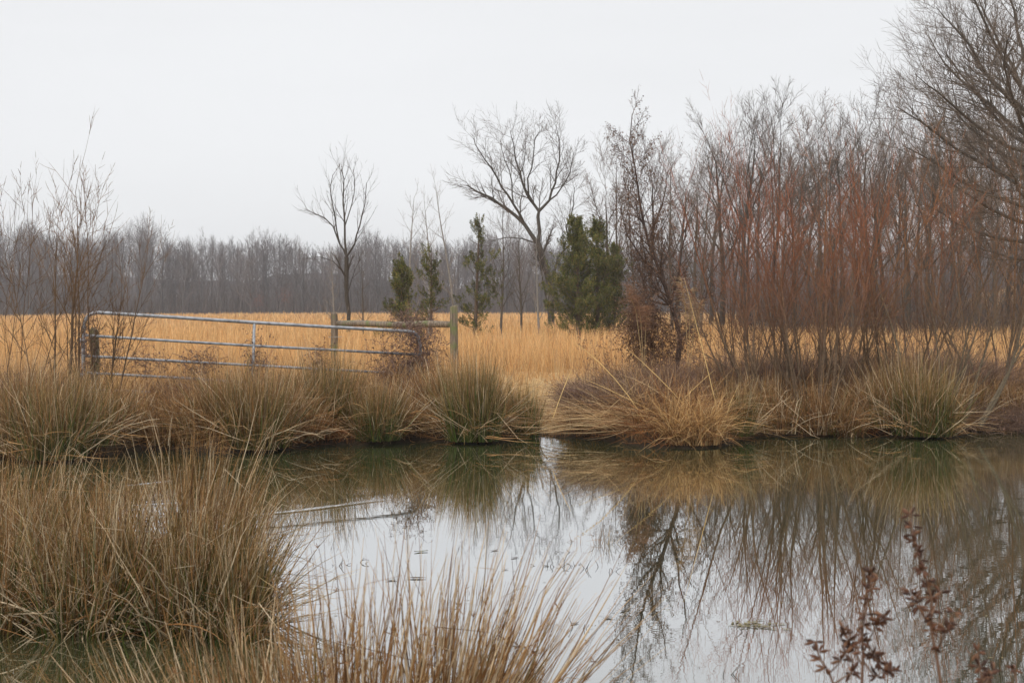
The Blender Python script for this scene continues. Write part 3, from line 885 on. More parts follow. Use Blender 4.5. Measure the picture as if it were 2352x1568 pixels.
# big spreading tree at the right edge; its trunk stands just outside the frame
limbs = [([(2420, 800, 0), (2405, 560, 0), (2392, 400, 0), (2380, 250, 0)], 0.42, 0.26, 0, 0)]
rq = random.Random(9)
for (y0, x1, y1, dy) in [(560, 2120, 470, 1), (520, 2180, 420, -2), (480, 2080, 330, 0.5), (450, 2200, 300, 3), (420, 2060, 240, -1.5), (400, 2160, 220, 2), (370, 2110, 170, -3),
                         (350, 2180, 130, 1), (330, 2130, 80, 2.4), (300, 2200, 60, -2), (280, 2160, 10, 0), (260, 2240, -30, 2), (250, 2200, -70, -2), (250, 2300, -100, 1), (250, 2380, -150, 0),
                         (400, 2620, 250, 0), (330, 2600, 60, 2), (300, 2500, -60, -2), (600, 2230, 560, 2.5), (450, 2330, 220, -4.5), (380, 2300, 90, -4.5), (500, 2300, 360, -5), (420, 2290, 300, 4)]:
    xs = 2400 + (y0 - 400) * 0.06
    pts = [(xs, y0, 0)]
    for t in (0.3, 0.6, 0.85, 1.0):
        sag = -40 * math.sin(t * math.pi) * -1
        pts.append((xs + (x1 - xs) * t + rq.gauss(0, 4), y0 + (y1 - y0) * t ** 1.25 + sag * 0.3 + rq.gauss(0, 4), dy * t))
    limbs.append((pts, 0.085, 0.012, 1, 16))
BIG = [dict(s) for s in MID]
BIG[1].update(lr=0.36, ang=36, up=0.07); BIG[2].update(n=(9, 11), up=0.08, rmin=0.008); BIG[3].update(n=(4, 6), up=0.06, rmin=0.0055); BIG[4].update(rmin=0.0042)
acc, o = guided(limbs, 46, 2420, BIG, 73)
bare_tree(acc, [(0.08, 0.068, 0.055), (0.08, 0.068, 0.055), (0.10, 0.082, 0.065), (0.13, 0.105, 0.085), (0.15, 0.12, 0.10)], o, 'huge bare spreading tree filling the top right corner with arching limbs')

# ------------------------------------------------------------------ cedars
def cedar(px, Y, top, width, dens, seed, label, low=0.03, bare=0.0):
    rng = np.random.default_rng(seed)
    x = X(px, Y); z = ghs(x, Y); H = at(px, top, Y)[2] - z
    t = empty('cedar_tree', (x, Y, z)); tag(t, label, 'cedar tree', 'cedars standing in the field')
    tr = MB(); cr = MB()
    lean = rng.normal(0, 0.02, 2)
    zs = np.linspace(-0.1, H * 0.98, 9)
    tp = [(lean[0] * zz, lean[1] * zz, zz) for zz in zs]
    tr.tube(tp, list(np.linspace(0.028 * H / 2 + 0.03, 0.008, 9)), np.array((0.12, 0.085, 0.06)), 6)
    nb = int(40 * dens)
    W = width / F * Y / 2
    for i in range(nb):
        hh = low + (0.97 - low) * ((i + rng.random()) / nb) ** 0.9
        az = i * 2.4 + rng.normal(0, 0.5)
        prof = min(1.0, (1 - hh) ** 0.85 * 1.3 + 0.07) * (0.35 + 1.25 * rng.random() ** 1.6)
        L = max(0.2, W * prof)
        p0 = np.array((lean[0] * H * hh, lean[1] * H * hh, H * hh * 0.93))
        el = R(rng.uniform(8, 38) + 28 * hh)
        d = np.array((math.cos(az) * math.cos(el), math.sin(az) * math.cos(el), math.sin(el)))
        pts = [p0 + d * L * s + np.array((0, 0, -0.05 * L * math.sin(s * 3.1))) for s in (0, 0.33, 0.66, 1)]
        tr.tube(pts, [0.022, 0.015, 0.010, 0.004], np.array((0.11, 0.085, 0.07)), 3)
        if rng.random() < bare: continue
        tone = rng.uniform(0.75, 1.3)
        for q in range(int(3 + L * 5)):                     # plumes along each bough
            s0 = rng.uniform(0.35 if bare == 0 else 0.5, 1.05)
            c0 = p0 + d * L * s0 + rng.normal(0, 0.05 + 0.09 * L, 3) * [1, 1, 0.6]
            up = norm(d * 0.8 + np.array((0, 0, 0.9)) + rng.normal(0, 0.3, 3)); pl_ = rng.uniform(0.18, 0.42)
            nl = 52; s = rng.random(nl)
            c = c0 + up * pl_ * s[:, None] + rng.normal(0, 0.055, (nl, 3)) * (1.15 - s[:, None])
            colr = pick(rng, nl, [(0.095, 0.110, 0.026), (0.135, 0.140, 0.032), (0.055, 0.068, 0.020), (0.19, 0.145, 0.045)], 0.2) * tone
            cr.leaves(c, rng.uniform(0.045, 0.10, nl), colr, rng, 0.32, hang=-1.0)
    tr.build('trunk', M_BARK, t); cr.build('crown', M_CEDAR, t)

cedar(922, 50, 596, 96, 1.8, 1, 'low dark cedar nearest the gate, directly left of the twin white saplings', 0.02, 0.3)
cedar(990, 54, 562, 70, 1.1, 2, 'narrow thin-crowned cedar behind the wooden fence rail', 0.2, 0.45)
cedar(1090, 58, 486, 100, 1.5, 3, 'sparse cedar with a bushy top just right of the right fence post', 0.05, 0.42)
cedar(1328, 58, 486, 140, 3.2, 4, 'tallest and leftmost cedar of the big dense group', 0.02, 0.0)
cedar(1374, 60, 492, 130, 2.8, 5, 'middle cedar of the big dense group', 0.02, 0.0)

cedar(1408, 62, 552, 90, 1.9, 6, 'lower cedar forming the right shoulder of the big dense group', 0.02, 0.05)

# two low russet saplings in front of the far wood
for i, (px, top, w, lab) in enumerate([(592, 668, 30, 'small russet-leaved sapling at the edge of the far wood, lower left of the pair'),
                                       (655, 648, 34, 'taller russet-leaved sapling at the edge of the far wood, right of the pair')]):
    Y = 236; x = X(px, Y); z = ghs(x, Y); H = at(px, top, Y)[2] - z
    rng = np.random.default_rng(50 + i); t = empty('russet_sapling', (x, Y, z)); tag(t, lab, 'sapling', 'russet saplings before the far wood')
    a, b = MB(), MB()
    a.tube([(0, 0, 0), (0.05, 0, H * 0.5), (0, 0, H * 0.9)], [0.06, 0.04, 0.02], np.array((0.12, 0.1, 0.09)), 5)
    n = 420; u = rng.normal(0, 1, (n, 3)) * [w / F * Y * 0.27, 0.8, H * 0.17] + [0, 0, H * 0.6]
    b.leaves(u, rng.uniform(0.08, 0.2, n), pick(rng, n, [(0.22, 0.09, 0.06), (0.18, 0.08, 0.055)]), rng)
    a.build('trunk', M_BARK, t); b.build('crown', M_LEAF, t)

# ------------------------------------------------------------------ willows and shrubs of the bank
def willow(name, px, Y, top, stems, seed, label, cols,  spreadx=(-0.45, 0.45), nside=(9, 12), r0=0.022, leafn=0, sub=4, group='willow shrubs on the far bank', lensub=0.34, spready=0.22, subang=31):
    rnd = random.Random(seed); rng = np.random.default_rng(seed)
    x = X(px, Y); z = ghs(x, Y); H = at(px, top, Y)[2] - z
    acc = []
    sp = [dict(m=9, n=nside, t0=0.2, ang=subang, lr=lensub, ls=0.35, rr=0.45, wob=0.06, up=0.03, taper=0.14),
          dict(m=6, n=(sub - 1, sub + 1), t0=0.12, ang=33, lr=0.55, ls=0.35, rr=0.6, wob=0.08, up=0.05, taper=0.3, rmin=0.0034),
          dict(m=5, n=(3, 5), t0=0.1, ang=32, lr=0.6, ls=0.3, rr=0.7, wob=0.07, up=0.06, taper=0.4, rmin=0.0025),
          dict(m=4, n=0, wob=0.07, up=0.05, taper=0.4, rmin=0.002)]
    if cols is YELW: sp[1]['rmin'] = 0.0045; sp[2]['rmin'] = 0.0036; sp[3]['rmin'] = 0.003
    for i in range(stems):
        f = (i + 0.5) / stems
        lx = spreadx[0] + (spreadx[1] - spreadx[0]) * f + rnd.gauss(0, 0.04)
        ly = rnd.uniform(-spready, spready)
        Ls = H * rnd.uniform(0.80, 1.04) * (1 + 0.12 * abs(lx))
        grow(acc, rnd, (rnd.gauss(0, 0.12) + lx * 0.8, rnd.gauss(0, 0.16), -0.08), (lx * 0.72 + rnd.gauss(0, 0.09), ly, 1), Ls * rnd.choice((1, 1, 0.8, 0.6)), r0 * rnd.uniform(0.45, 1.3), 0, sp, rnd.uniform(0.85, 1.15))
    acc = fit(acc, H, 0.975 if cols is YELW else 0.97)
    t = empty(name, (x, Y, z)); tag(t, label, 'shrub', group)
    a, b = MB(), MB()
    zt = H
    for lvl, pts, rad, tint in acc:
        zz = np.array([p[2] for p in pts])[:, None] / zt
        lo, hi = np.array(cols[0]), np.array(cols[1])
        f = np.clip(zz * 1.5 + lvl * 0.10 - 0.45, 0, 1)
        (a if lvl == 0 else b).tube(pts, rad, (lo * (1 - f) + hi * f) * tint, (5, 3, 2, 2)[lvl])
    if leafn:
        pp = np.array([p for lvl, pts, rad, tint in acc if lvl >= 1 for p in pts[1:]])
        s_ = rng.integers(0, len(pp), leafn)
        b.leaves(pp[s_], rng.uniform(0.02, 0.055, leafn), pick(rng, leafn, [(0.13, 0.075, 0.05), (0.18, 0.10, 0.06), (0.09, 0.055, 0.04)]), rng, 0.4, 0.6)
    a.build('stems', M_BARK, t); b.build('twigs', M_TWIG, t)
    return t

REDW = [(0.12, 0.080, 0.050), (0.265, 0.085, 0.038)]
ORAW = [(0.12, 0.080, 0.048), (0.28, 0.115, 0.042)]
YELW = [(0.11, 0.070, 0.040), (0.15, 0.080, 0.034)]
BRNW = [(0.085, 0.052, 0.032), (0.15, 0.078, 0.042)]

willow('willow_shrub', 1868, 19.05, 305, 13, 1, 'tall red-twigged willow with many stems in the middle of the thicket', REDW, (-0.50, 0.42), r0=0.027, nside=(9, 12))
willow('willow_shrub', 1915, 19.7, 330, 11, 2, 'orange-red willow just right of the tallest one, leaning to the right', ORAW, (-0.15, 0.42), r0=0.021, nside=(9, 12))
willow('willow_shrub', 1795, 19.4, 350, 11, 3, 'red willow forming the left side of the thicket and leaning left', REDW, (-0.62, 0.15), r0=0.021, nside=(9, 12))
willow('willow_shrub', 2030, 19.8, 370, 9, 4, 'finer reddish-brown willow filling the right part of the thicket', REDW, (-0.28, 0.42), r0=0.018)
willow('willow_shrub', 2150, 19.0, 420, 8, 5, 'wide willow near the right edge with stems sprawling to the right', [(0.11, 0.085, 0.055), (0.17, 0.085, 0.045)], (-0.15, 0.95), r0=0.022, nside=(10, 13), spready=0.3)
willow('willow_shrub', 2300, 21.5, 330, 9, 6, 'rusty willow at the right edge in front of the huge tree', ORAW, (-0.4, 0.4), r0=0.02)
willow('willow_shrub', 2120, 23.5, 400, 8, 7, 'thin brown willow set back behind the sprawling one', BRNW, (-0.35, 0.35), r0=0.018)
willow('willow_shrub', 1700, 22.5, 480, 7, 8, 'low brown willow behind the left edge of the red thicket', BRNW, (-0.4, 0.4), r0=0.016)
# left side
willow('willow_sapling', 205, 18.4, 425, 6, 9, 'yellow-brown willow growing up through the hinge end of the gate', YELW, (-0.22, 0.42), r0=0.017, nside=(8, 10), sub=4, group='willow saplings at the left', lensub=0.36, subang=22)
willow('willow_sapling', 98, 17.6, 350, 3, 10, 'single-stemmed willow sapling with the highest tip at the left edge', YELW, (-0.12, 0.12), r0=0.020, nside=(10, 12), sub=3, group='willow saplings at the left', lensub=0.42, subang=30)
willow('willow_sapling', 20, 19.5, 400, 5, 11, 'leftmost willow sapling, half cut off by the photo edge', YELW, (-0.4, 0.25), r0=0.014, nside=(8, 10), sub=4, group='willow saplings at the left', lensub=0.36)

# vine-hung crooked shrub right of centre
SHR = [dict(m=9, n=9, t0=0.2, ang=40, lr=0.2, ls=0.5, rr=0.5, wob=0.06, up=0.03),
       dict(m=6, n=(7, 9), t0=0.2, ang=40, lr=0.5, ls=0.3, rr=0.55, wob=0.12, up=0.08, taper=0.3, rmin=0.005),
       dict(m=5, n=(4, 6), t0=0.15, ang=38, lr=0.5, ls=0.3, rr=0.6, wob=0.13, up=0.06, taper=0.4, rmin=0.0035),
       dict(m=4, n=(1, 3), wob=0.14, t0=0.2, ang=40, lr=0.5, up=0.0, taper=0.4, rmin=0.0026),
       dict(m=3, n=0, wob=0.14, up=0.0, taper=0.4, rmin=0.002)]
limbs = [([(1553, 850, 0), (1562, 775, 0), (1540, 700, 0), (1518, 630, 0), (1490, 560, 0.1), (1470, 470, 0.2), (1458, 380, 0.2), (1452, 262, 0.2)], 0.043, 0.006, 0, 30),
         ([(1562, 775, 0), (1600, 730, 0.2), (1622, 680, 0.3), (1640, 610, 0.4)], 0.024, 0.006, 1, 9),
         ([(1540, 700, 0), (1560, 620, -0.3), (1575, 540, -0.4), (1570, 470, -0.4)], 0.022, 0.006, 1, 9),
         ([(1518, 630, 0), (1480, 600, -0.3), (1440, 540, -0.4), (1425, 480, -0.5)], 0.02, 0.005, 1, 9),
         ([(1540, 700, 0), (1495, 690, 0.3), (1470, 620, 0.4), (1462, 560, 0.5)], 0.02, 0.005, 1, 9),
         ([(1490, 560, 0.1), (1510, 500, 0.3), (1530, 430, 0.4), (1535, 390, 0.4)], 0.018, 0.005, 1, 9)]
acc, o = guided(limbs, 22, 1553, SHR, 74)
accv = acc
def vleaves(b):
    rng = np.random.default_rng(8)
    pp = np.array([p for lvl, pts, rad, tint in accv if lvl >= 1 for p in pts])
    wz = np.clip(1.25 - pp[:, 2] / 4.2, 0.08, 1); s_ = rng.choice(len(pp), 8500, p=wz / wz.sum())
    b.leaves(pp[s_] + rng.normal(0, 0.02, (len(s_), 3)), rng.uniform(0.013, 0.04, len(s_)), pick(rng, len(s_), [(0.12, 0.065, 0.038), (0.17, 0.095, 0.055), (0.08, 0.048, 0.032)]), rng, 0.5, 0.6)
bare_tree(acc, [(0.075, 0.05, 0.04), (0.08, 0.055, 0.045), (0.10, 0.065, 0.05), (0.13, 0.08, 0.06), (0.15, 0.09, 0.07)], o,
          'dark crooked shrub hung with withered vine leaves, right of the big cedars', 'shrub', name='vine_hung_shrub', split=0, extra=vleaves)

# low brown brambles / dead brush
def bramble(px, Y, w, h, n, seed, label, cols=BRNW, leafn=600):
    rng = np.random.default_rng(seed)
    x = X(px, Y); z = ghs(x, Y)
    mb = MB()
    a = rng.random(n) * 6.28; r = np.sqrt(rng.random(n))
    base = np.stack([r * np.cos(a) * w * 0.5, r * np.sin(a) * w * 0.35, rng.random(n) * h * 0.35], -1)
    d = lean_dirs(rng, n, a + rng.normal(0, 0.9, n), np.abs(rng.normal(R(34), R(26), n)))
    c = pick(rng, n, [(0.16, 0.095, 0.07), (0.21, 0.125, 0.085), (0.13, 0.085, 0.07), (0.26, 0.17, 0.12)], 0.2)
    P = blades(mb, rng, base, d, h * rng.uniform(0.4, 1.0, n), np.abs(rng.normal(0.35, 0.2, n)), 0.0026 * rng.uniform(0.6, 1.3, n), c * 0.8, c, 6, 2, 0.25)
    pp = P[:, 2:].reshape(-1, 3); s_ = rng.integers(0, len(pp), leafn)
    mb.leaves(pp[s_], rng.uniform(0.015, 0.04, leafn), pick(rng, leafn, [(0.15, 0.09, 0.06), (0.22, 0.13, 0.09)]), rng, 0.5, 0.5)
    ob = mb.build('bramble', M_TWIG); ob.location = (x, Y, z)
    tag(ob, label, 'bramble', 'dead brambles on the far bank')
bramble(480, 19.2, 1.5, 0.62, 2600, 1, 'brown bramble heap below the gate rails, left of the middle upright')
bramble(1380, 20.0, 1.0, 0.5, 2200, 2, 'low brown bramble right of the bare gap in the bank')
bramble(1450, 18.9, 1.9, 0.62, 3200, 3, 'wide brown bramble in front of the vine-hung shrub')
bramble(1640, 20.0, 1.5, 0.75, 2600, 4, 'brown bramble between the vine-hung shrub and the willow thicket')
bramble(960, 19.3, 1.0, 0.55, 1700, 5, 'brown bramble at the foot of the vine-covered gate end')
bramble(40, 18.3, 1.3, 0.8, 2200, 6, 'brown bramble at the far left edge of the bank')
bramble(1990, 20.4, 2.2, 0.72, 3400, 7, 'wide brown bramble behind the right part of the willow thicket')
bramble(2290, 19.6, 1.5, 0.6, 2200, 8, 'pale brown bramble at the right end of the far bank')
bramble(330, 18.6, 1.1, 0.42, 1500, 9, 'small brown bramble below the left end of the gate')

for i, (px, Y, w, h, lab) in enumerate([(1745, 20.6, 1.5, 0.95, 'tall brown bramble behind the left willow of the thicket'),
        (1880, 20.9, 1.7, 1.0, 'tall brown bramble behind the middle willow stems'), (2080, 21.2, 1.7, 1.05, 'tall brown bramble between the thicket and the sprawling willow'),
        (2200, 21.0, 1.6, 0.95, 'tall brown bramble behind the sprawling willow stems'), (1500, 20.3, 1.3, 0.75, 'brown bramble crowding the foot of the vine-hung shrub'),
        (700, 20.0, 1.3, 0.55, 'brown bramble under the gate rails right of the middle upright')]):
    bramble(px, Y, w, h, 3000, 30 + i, lab, leafn=900)

# dead weed stalks with hanging leaves
def weed_proto(seed, H):
    rnd = random.Random(seed); rng = np.random.default_rng(seed); acc = []
    sp = [dict(m=7, n=9, t0=0.25, ang=34, lr=0.3, ls=0.4, rr=0.6, wob=0.06, up=0.04, taper=0.3),
          dict(m=4, n=2, ang=35, lr=0.5, rr=0.7, wob=0.1, up=0.08, rmin=0.002), dict(m=3, n=0, wob=0.1, up=0.05, rmin=0.0018)]
    for i in range(3):
        grow(acc, rnd, (rnd.gauss(0, 0.05), rnd.gauss(0, 0.05), -0.03), (rnd.gauss(0, 0.14), rnd.gauss(0, 0.14), 1), H * rnd.uniform(0.75, 1), 0.005, 0, sp)
    t = empty('dead_weed', (0, 0, 0)); tag(t, 'x', 'weed', 'dead weed stalks along the field edge')
    a, b = MB(), MB()
    for lvl, pts, rad, tint in acc: a.tube(pts, rad, np.array((0.17, 0.10, 0.065)) * tint, 3 if lvl == 0 else 2)
    pp = np.array([p for l_, pts, _, _ in acc for p in pts[2:]]); s_ = rng.integers(0, len(pp), 130)
    b.leaves(pp[s_], rng.uniform(0.02, 0.055, 130), pick(rng, 130, [(0.14, 0.08, 0.055), (0.20, 0.12, 0.08)]), rng, 0.35, 1.2)
    a.build('stalks', M_TWIG, t); b.build('dead_leaves', M_LEAF, t)
    return t
wp = [weed_proto(1, 1.05), weed_proto(2, 0.85), weed_proto(3, 1.2)]
wspots = [(250, 21.4, 'behind the gate close to its hinge end'), (345, 21.8, 'behind third gate rail, left of bramble heap'), (600, 21.9, 'at the middle upright of the gate'),
          (735, 22.0, 'behind lower gate rails, right of middle upright'), (870, 22.3, 'left of the vine-covered gate end'),
          (1365, 24, 'alone in golden grass below the big cedars'), (1395, 23.5, 'just left of the vine-hung shrub'),
          (1490, 22.4, 'left of the vine-hung shrub trunk'), (1530, 21.5, 'directly before the vine-hung shrub trunk'), (1600, 21.8, 'right of the vine-hung shrub trunk'),
          (1650, 22.5, 'between vine-hung shrub and willow thicket'), (1700, 21.0, 'at the left foot of the willow thicket'), (1740, 22.8, 'behind the left willow of the thicket'),
          (1790, 21.4, 'between the left and middle willows'), (1850, 22.6, 'behind the middle of the willow thicket'), (1960, 21.7, 'right of the middle willow stems'),
          (2010, 22.6, 'in the right part of the willow thicket'), (2060, 21.5, 'in the gap right of willow thicket'), (2100, 22.8, 'left of the sprawling willow'),
          (2160, 21.8, 'behind the base of the sprawling willow'), (2215, 22.6, 'between sprawling willow and right edge'), (2270, 21.3, 'under the rusty willow at the right edge'),
          (2325, 22.3, 'at the very right end of bank')]
rz = random.Random(77)
for i, (px, Y, where) in enumerate(wspots):
    x = X(px, Y); loc = (x, Y, ghs(x, Y)); lab = 'brown weed stalk with hanging leaves ' + where
    if i < 3:
        t = wp[i]; t.location = loc; t['label'] = lab
    else:
        dup(wp[i % 3], loc, rz.random() * 6.28, rz.uniform(0.8, 1.15), lab)

# two reed plumes by the vine-hung shrub
for i, (px, top, dx, lab) in enumerate([(1480, 655, -0.05, 'feathery rust-brown reed plume left of the vine-hung shrub trunk'), (1582, 640, 0.02, 'pale feathery reed plume right of the vine-hung shrub trunk')]):
    Y = 20.8; x = X(px, Y); z = ghs(x, Y); H = at(px, top, Y)[2] - z; rng = np.random.default_rng(90 + i)
    t = empty('reed', (x, Y, z)); tag(t, lab, 'reed', 'reed plumes')
    a, b = MB(), MB()
    for s in range(3):
        ddx = dx + (s - 1) * 0.07; hh = H * (1 - 0.09 * s)
        a.tube([(0.03 * s, 0, 0), (ddx * 0.3, 0.02 * s, hh * 0.4), (ddx, 0.03, hh * 0.78), (ddx * 2.2, 0.04, hh)], [0.005, 0.005, 0.004, 0.002], np.array((0.45, 0.33, 0.17)), 4)
        n = 260; tt = rng.random(n)
        base = np.stack([ddx * (0.8 + 1.4 * tt), np.full(n, 0.035), hh * (0.74 + 0.26 * tt)], -1)
        c = pick(rng, n, [(0.34, 0.19, 0.11), (0.27, 0.14, 0.08)] if i == 0 else [(0.50, 0.36, 0.2), (0.40, 0.26, 0.14)])
        blades(b, rng, base, lean_dirs(rng, n, rng.random(n) * 6.28, rng.uniform(0.2, 1.0, n)), rng.uniform(0.05, 0.15, n), np.full(n, 0.8), np.full(n, 0.0022), c, c, 4, 2)
    a.build('stalks', M_GRASS, t); b.build('plume', M_GRASS, t)

# ------------------------------------------------------------------ gate, fence, post
def steel_gate():
    dL, dR = 19.5, 21.2
    xl, xr = X(195, dL), X(966, dR)
    def G(px, py):                       # a point of the gate's plane
        u = (px - 1176) / F
        # plane through (xl,dL),(xr,dR): solve depth
        m = (xr - xl) / (dR - dL)
        Y = (xl - m * dL) / (u - m)
        return at(px, py, Y)
    org = G(195, 900)
    g = empty('steel_gate', tuple(org)); tag(g, 'long galvanised tube gate sagging among the rushes on the far bank', 'gate')
    c = np.array((0.5, 0.5, 0.5))
    def tubeobj(name, pts, r, k=10):
        mb = MB(); P = [G(*p) - org for p in pts]
        d0 = P[0] - P[1]; d0 /= np.linalg.norm(d0); d1 = P[-1] - P[-2]; d1 /= np.linalg.norm(d1)
        P = [P[0] + d0 * 0.001] + P + [P[-1] + d1 * 0.001]
        mb.tube(P, [0.0005] + [r] * (len(P) - 2) + [0.0005], c, k)
        o_ = mb.build(name, M_METAL, g, smooth=True)
        return o_
    # outer frame: one bent tube
    tubeobj('frame', [(192, 905), (192, 870), (191, 800), (193, 745), (197, 732), (206, 722), (221, 717.5), (400, 728.5), (582, 740.5), (760, 751), (935, 760.5), (950, 763), (960, 772), (965, 790), (967, 830), (968, 900), (968, 925)], 0.0245)
    tubeobj('rail', [(194, 770), (400, 783), (582, 794), (966, 814.5)], 0.0195)
    tubeobj('rail', [(193, 817), (400, 829), (582, 839), (967, 860)], 0.0195)
    tubeobj('rail', [(193, 855.5), (400, 867), (582, 879), (968, 899)], 0.0195)
    tubeobj('rail', [(192, 893), (582, 912), (968, 930)], 0.0195)
    tubeobj('upright', [(584, 743), (581, 850), (579, 912)], 0.021)
    for (py) in (782, 862):
        mb = MB(); p = G(190, py) - org
        mb.tube([p + np.array((-0.05, 0, 0)), p + np.array((-0.049, 0, 0)), p + np.array((0.035, 0, 0)), p + np.array((0.036, 0, 0))], [0.001, 0.035, 0.035, 0.001], c, 8)
        mb.tube([p + np.array((-0.05, 0, -0.07)), p + np.array((-0.05, 0, 0.07))], [0.011, 0.011], c, 8)
        mb.build('hinge', M_METAL, g)
    mb = MB(); p = G(966, 812) - org                  # latch chain looped to the gate's free end
    for i in range(9):
        q = p + np.array((0.012 * i, 0.0, -0.012 * i - 0.02 * math.sin(i * 0.4)))
        mb.tube([q, q + np.array((0.006, 0.004 * (-1) ** i, -0.014))], [0.005, 0.005], c, 5)
    mb.build('latch_chain', M_METAL, g)
    return g, G
gate, GP = steel_gate()

def post_pts(h, r, seed, leanx=0.0, leany=0.0):
    rnd = random.Random(seed)
    zs = [-0.3, 0, h * 0.25, h * 0.5, h * 0.75, h - 0.02, h, h + 0.002]
    P = [(leanx * z_ + rnd.gauss(0, 0.004), leany * z_, z_) for z_ in zs]
    return P, [r * 1.04, r * 1.03, r * rnd.uniform(0.98, 1.03), r, r * rnd.uniform(0.97, 1.0), r * 0.97, r * 0.93, 0.001]

# fence brace: two posts and a log rail
YR, YL = 27.0, 29.5
xR, xL = X(1042, YR), X(768, YL)
fo = np.array((xR, YR, ghs(xR, YR)))
fence = empty('wooden_fence', tuple(fo)); tag(fence, 'weathered wooden fence brace of two round posts and a log rail behind the gate', 'fence')
WC = np.array((0.22, 0.175, 0.13))
for (x, Y, top, w, sd) in [(xR, YR, 702, 18.5, 1), (xL, YL, 719, 16.5, 2)]:
    z = ghs(x, Y); h = at(1042, top, Y)[2] - z
    mb = MB(); P, rr = post_pts(h, w / F * Y / 2, sd, -0.012 if sd == 1 else 0.0)
    P = [np.array(p) + np.array((x + (0.02 if sd == 1 else 0), Y, z)) - fo for p in P]
    mb.tube(P, rr, WC * (0.85 if sd == 2 else 1), 14)
    mb.build('post', M_WOOD, fence, smooth=True)
mb = MB()
pa, pb = at(776, 743, YL - 0.02) - fo, at(1036, 745.5, YR + 0.02) - fo
pts = [pa] + [pa + (pb - pa) * t + np.array((0, 0, 0.012 * math.sin(t * 9))) for t in (0.001, 0.2, 0.4, 0.6, 0.8, 0.999)] + [pb]
mb.tube(pts, [0.001, 0.064, 0.066, 0.061, 0.065, 0.066, 0.063, 0.001], WC, 12)
mb.build('rail', M_WOOD, fence, smooth=True)
mb = MB()       # strand of old wire stubs on the left post
pw = at(768, 774, YL - 0.1) - fo
mb.tube([pw + np.array((-0.13, 0, 0.0)), pw, pw + np.array((0.16, 0, 0.01))], [0.004] * 3, np.array((0.1, 0.08, 0.07)), 4)
mb.build('wire', M_METAL, fence)

# gate post inside the willow
x, Y = X(221, 19.75), 19.75; z = ghs(x, Y)
mb = MB(); P, rr = post_pts(at(221, 756, Y)[2] - z, 0.062, 5, -0.02)
mb.tube(P, rr, np.array((0.24, 0.20, 0.13)), 14)
o_ = mb.build('gate_post', M_WOOD, smooth=True); o_.location = (x, Y, z)
tag(o_, 'mossy round wooden post at the hinge end of the gate, hidden in the willow', 'gate post')

# ---- vines on the gate
def vine(name, cpts, n, sig, length, seed, label, leafn, cc=((0.14, 0.085, 0.07), (0.18, 0.11, 0.09), (0.10, 0.065, 0.055))):
    """cpts: world control points with weights; curly stems wander round them"""
    rnd = random.Random(seed); rng = np.random.default_rng(seed)
    org = np.array(cpts[0]); mb = MB(); allp = []
    wts = [c[3] if len(c) > 3 else 1 for c in cpts]
    for i in range(n):
        c = rnd.choices(cpts, wts)[0]
        p = np.array(c[:3]) + rng.normal(0, 1, 3) * np.array(sig)
        d = norm(rng.normal(0, 1, 3) + [0, 0, 0.2]); pts = [p - org[:3]]
        st = length * rnd.uniform(0.5, 1.2) / 8; ax = norm(rng.normal(0, 1, 3)); w = rnd.uniform(0.2, 0.7)
        for j in range(8):
            d = norm(d + np.cross(ax, d) * w + rng.normal(0, 0.25, 3) + [0, 0, -0.06]); p = p + d * st
            pts.append(p - org[:3])
        mb.tube(pts, [0.0028] * 5 + [0.002] * 4, np.array(rnd.choice(cc)) * rnd.uniform(0.8, 1.25), 2 if i % 4 else 3)
        allp += pts
    pp = np.array(allp); s_ = rng.integers(0, len(pp), leafn)
    mb.leaves(pp[s_], rng.uniform(0.012, 0.038, leafn), pick(rng, leafn, [(0.16, 0.095, 0.07), (0.11, 0.07, 0.055), (0.24, 0.15, 0.10)]), rng, 0.6, 0.5)
    o_ = mb.build(name, M_TWIG); o_.location = tuple(org[:3]); tag(o_, label, 'vine', 'withered vines on the gate and fence')
vc = lambda px, py, Y=21.6: tuple(at(px, py, Y))
vine('vine', [vc(1478, 690) + (1,), vc(1472, 730) + (2,), vc(1480, 770) + (2,), vc(1470, 810) + (2,), vc(1500, 760) + (1,), vc(1520, 800) + (1,), vc(1590, 720) + (1,), vc(1585, 770) + (1,), vc(1560, 680) + (1,), vc(1550, 770) + (1.5,), vc(1535, 830) + (1.5,), vc(1460, 760) + (2,), vc(1490, 840) + (2,), vc(1465, 700) + (2,), vc(1485, 735) + (3,)], 1700, (0.13, 0.12, 0.16), 0.4, 11,
     'rust-brown curtain of withered vine hanging under the crooked shrub', 9000, ((0.15, 0.08, 0.045), (0.11, 0.062, 0.04)))
v3 = lambda px, py, w=1, dy=0: tuple(GP(px, py) + np.array((0, dy, 0))) + (w,)
vine('vine', [v3(952, 765, 3), v3(962, 800, 3), v3(945, 840, 5), v3(925, 870, 7), v3(905, 895, 7), v3(950, 880, 5), v3(975, 830, 2.5), v3(940, 920, 5), v3(880, 850, 2), v3(890, 815, 1.2), v3(985, 790, 1.2), v3(930, 740, 1.6)],
     1500, (0.12, 0.14, 0.10), 0.5, 1, 'thick tangle of withered reddish-brown vine smothering the right end of the gate', 6500)
vine('vine', [tuple(at(960, 742, 28.3)) + (3,), tuple(at(930, 735, 28.5)) + (2,), tuple(at(985, 750, 28.0)) + (1,), tuple(at(945, 775, 28.3)) + (1,)], 170, (0.16, 0.08, 0.13), 0.5, 2,
     'small brown vine knot draped over the middle of the wooden fence rail', 500)
vine('vine', [v3(465, 832, 4), v3(440, 833, 2), v3(495, 838, 1), v3(460, 855, 2)], 150, (0.12, 0.07, 0.05), 0.4, 3, 'withered vine wound round the third gate rail above the bramble heap', 420)
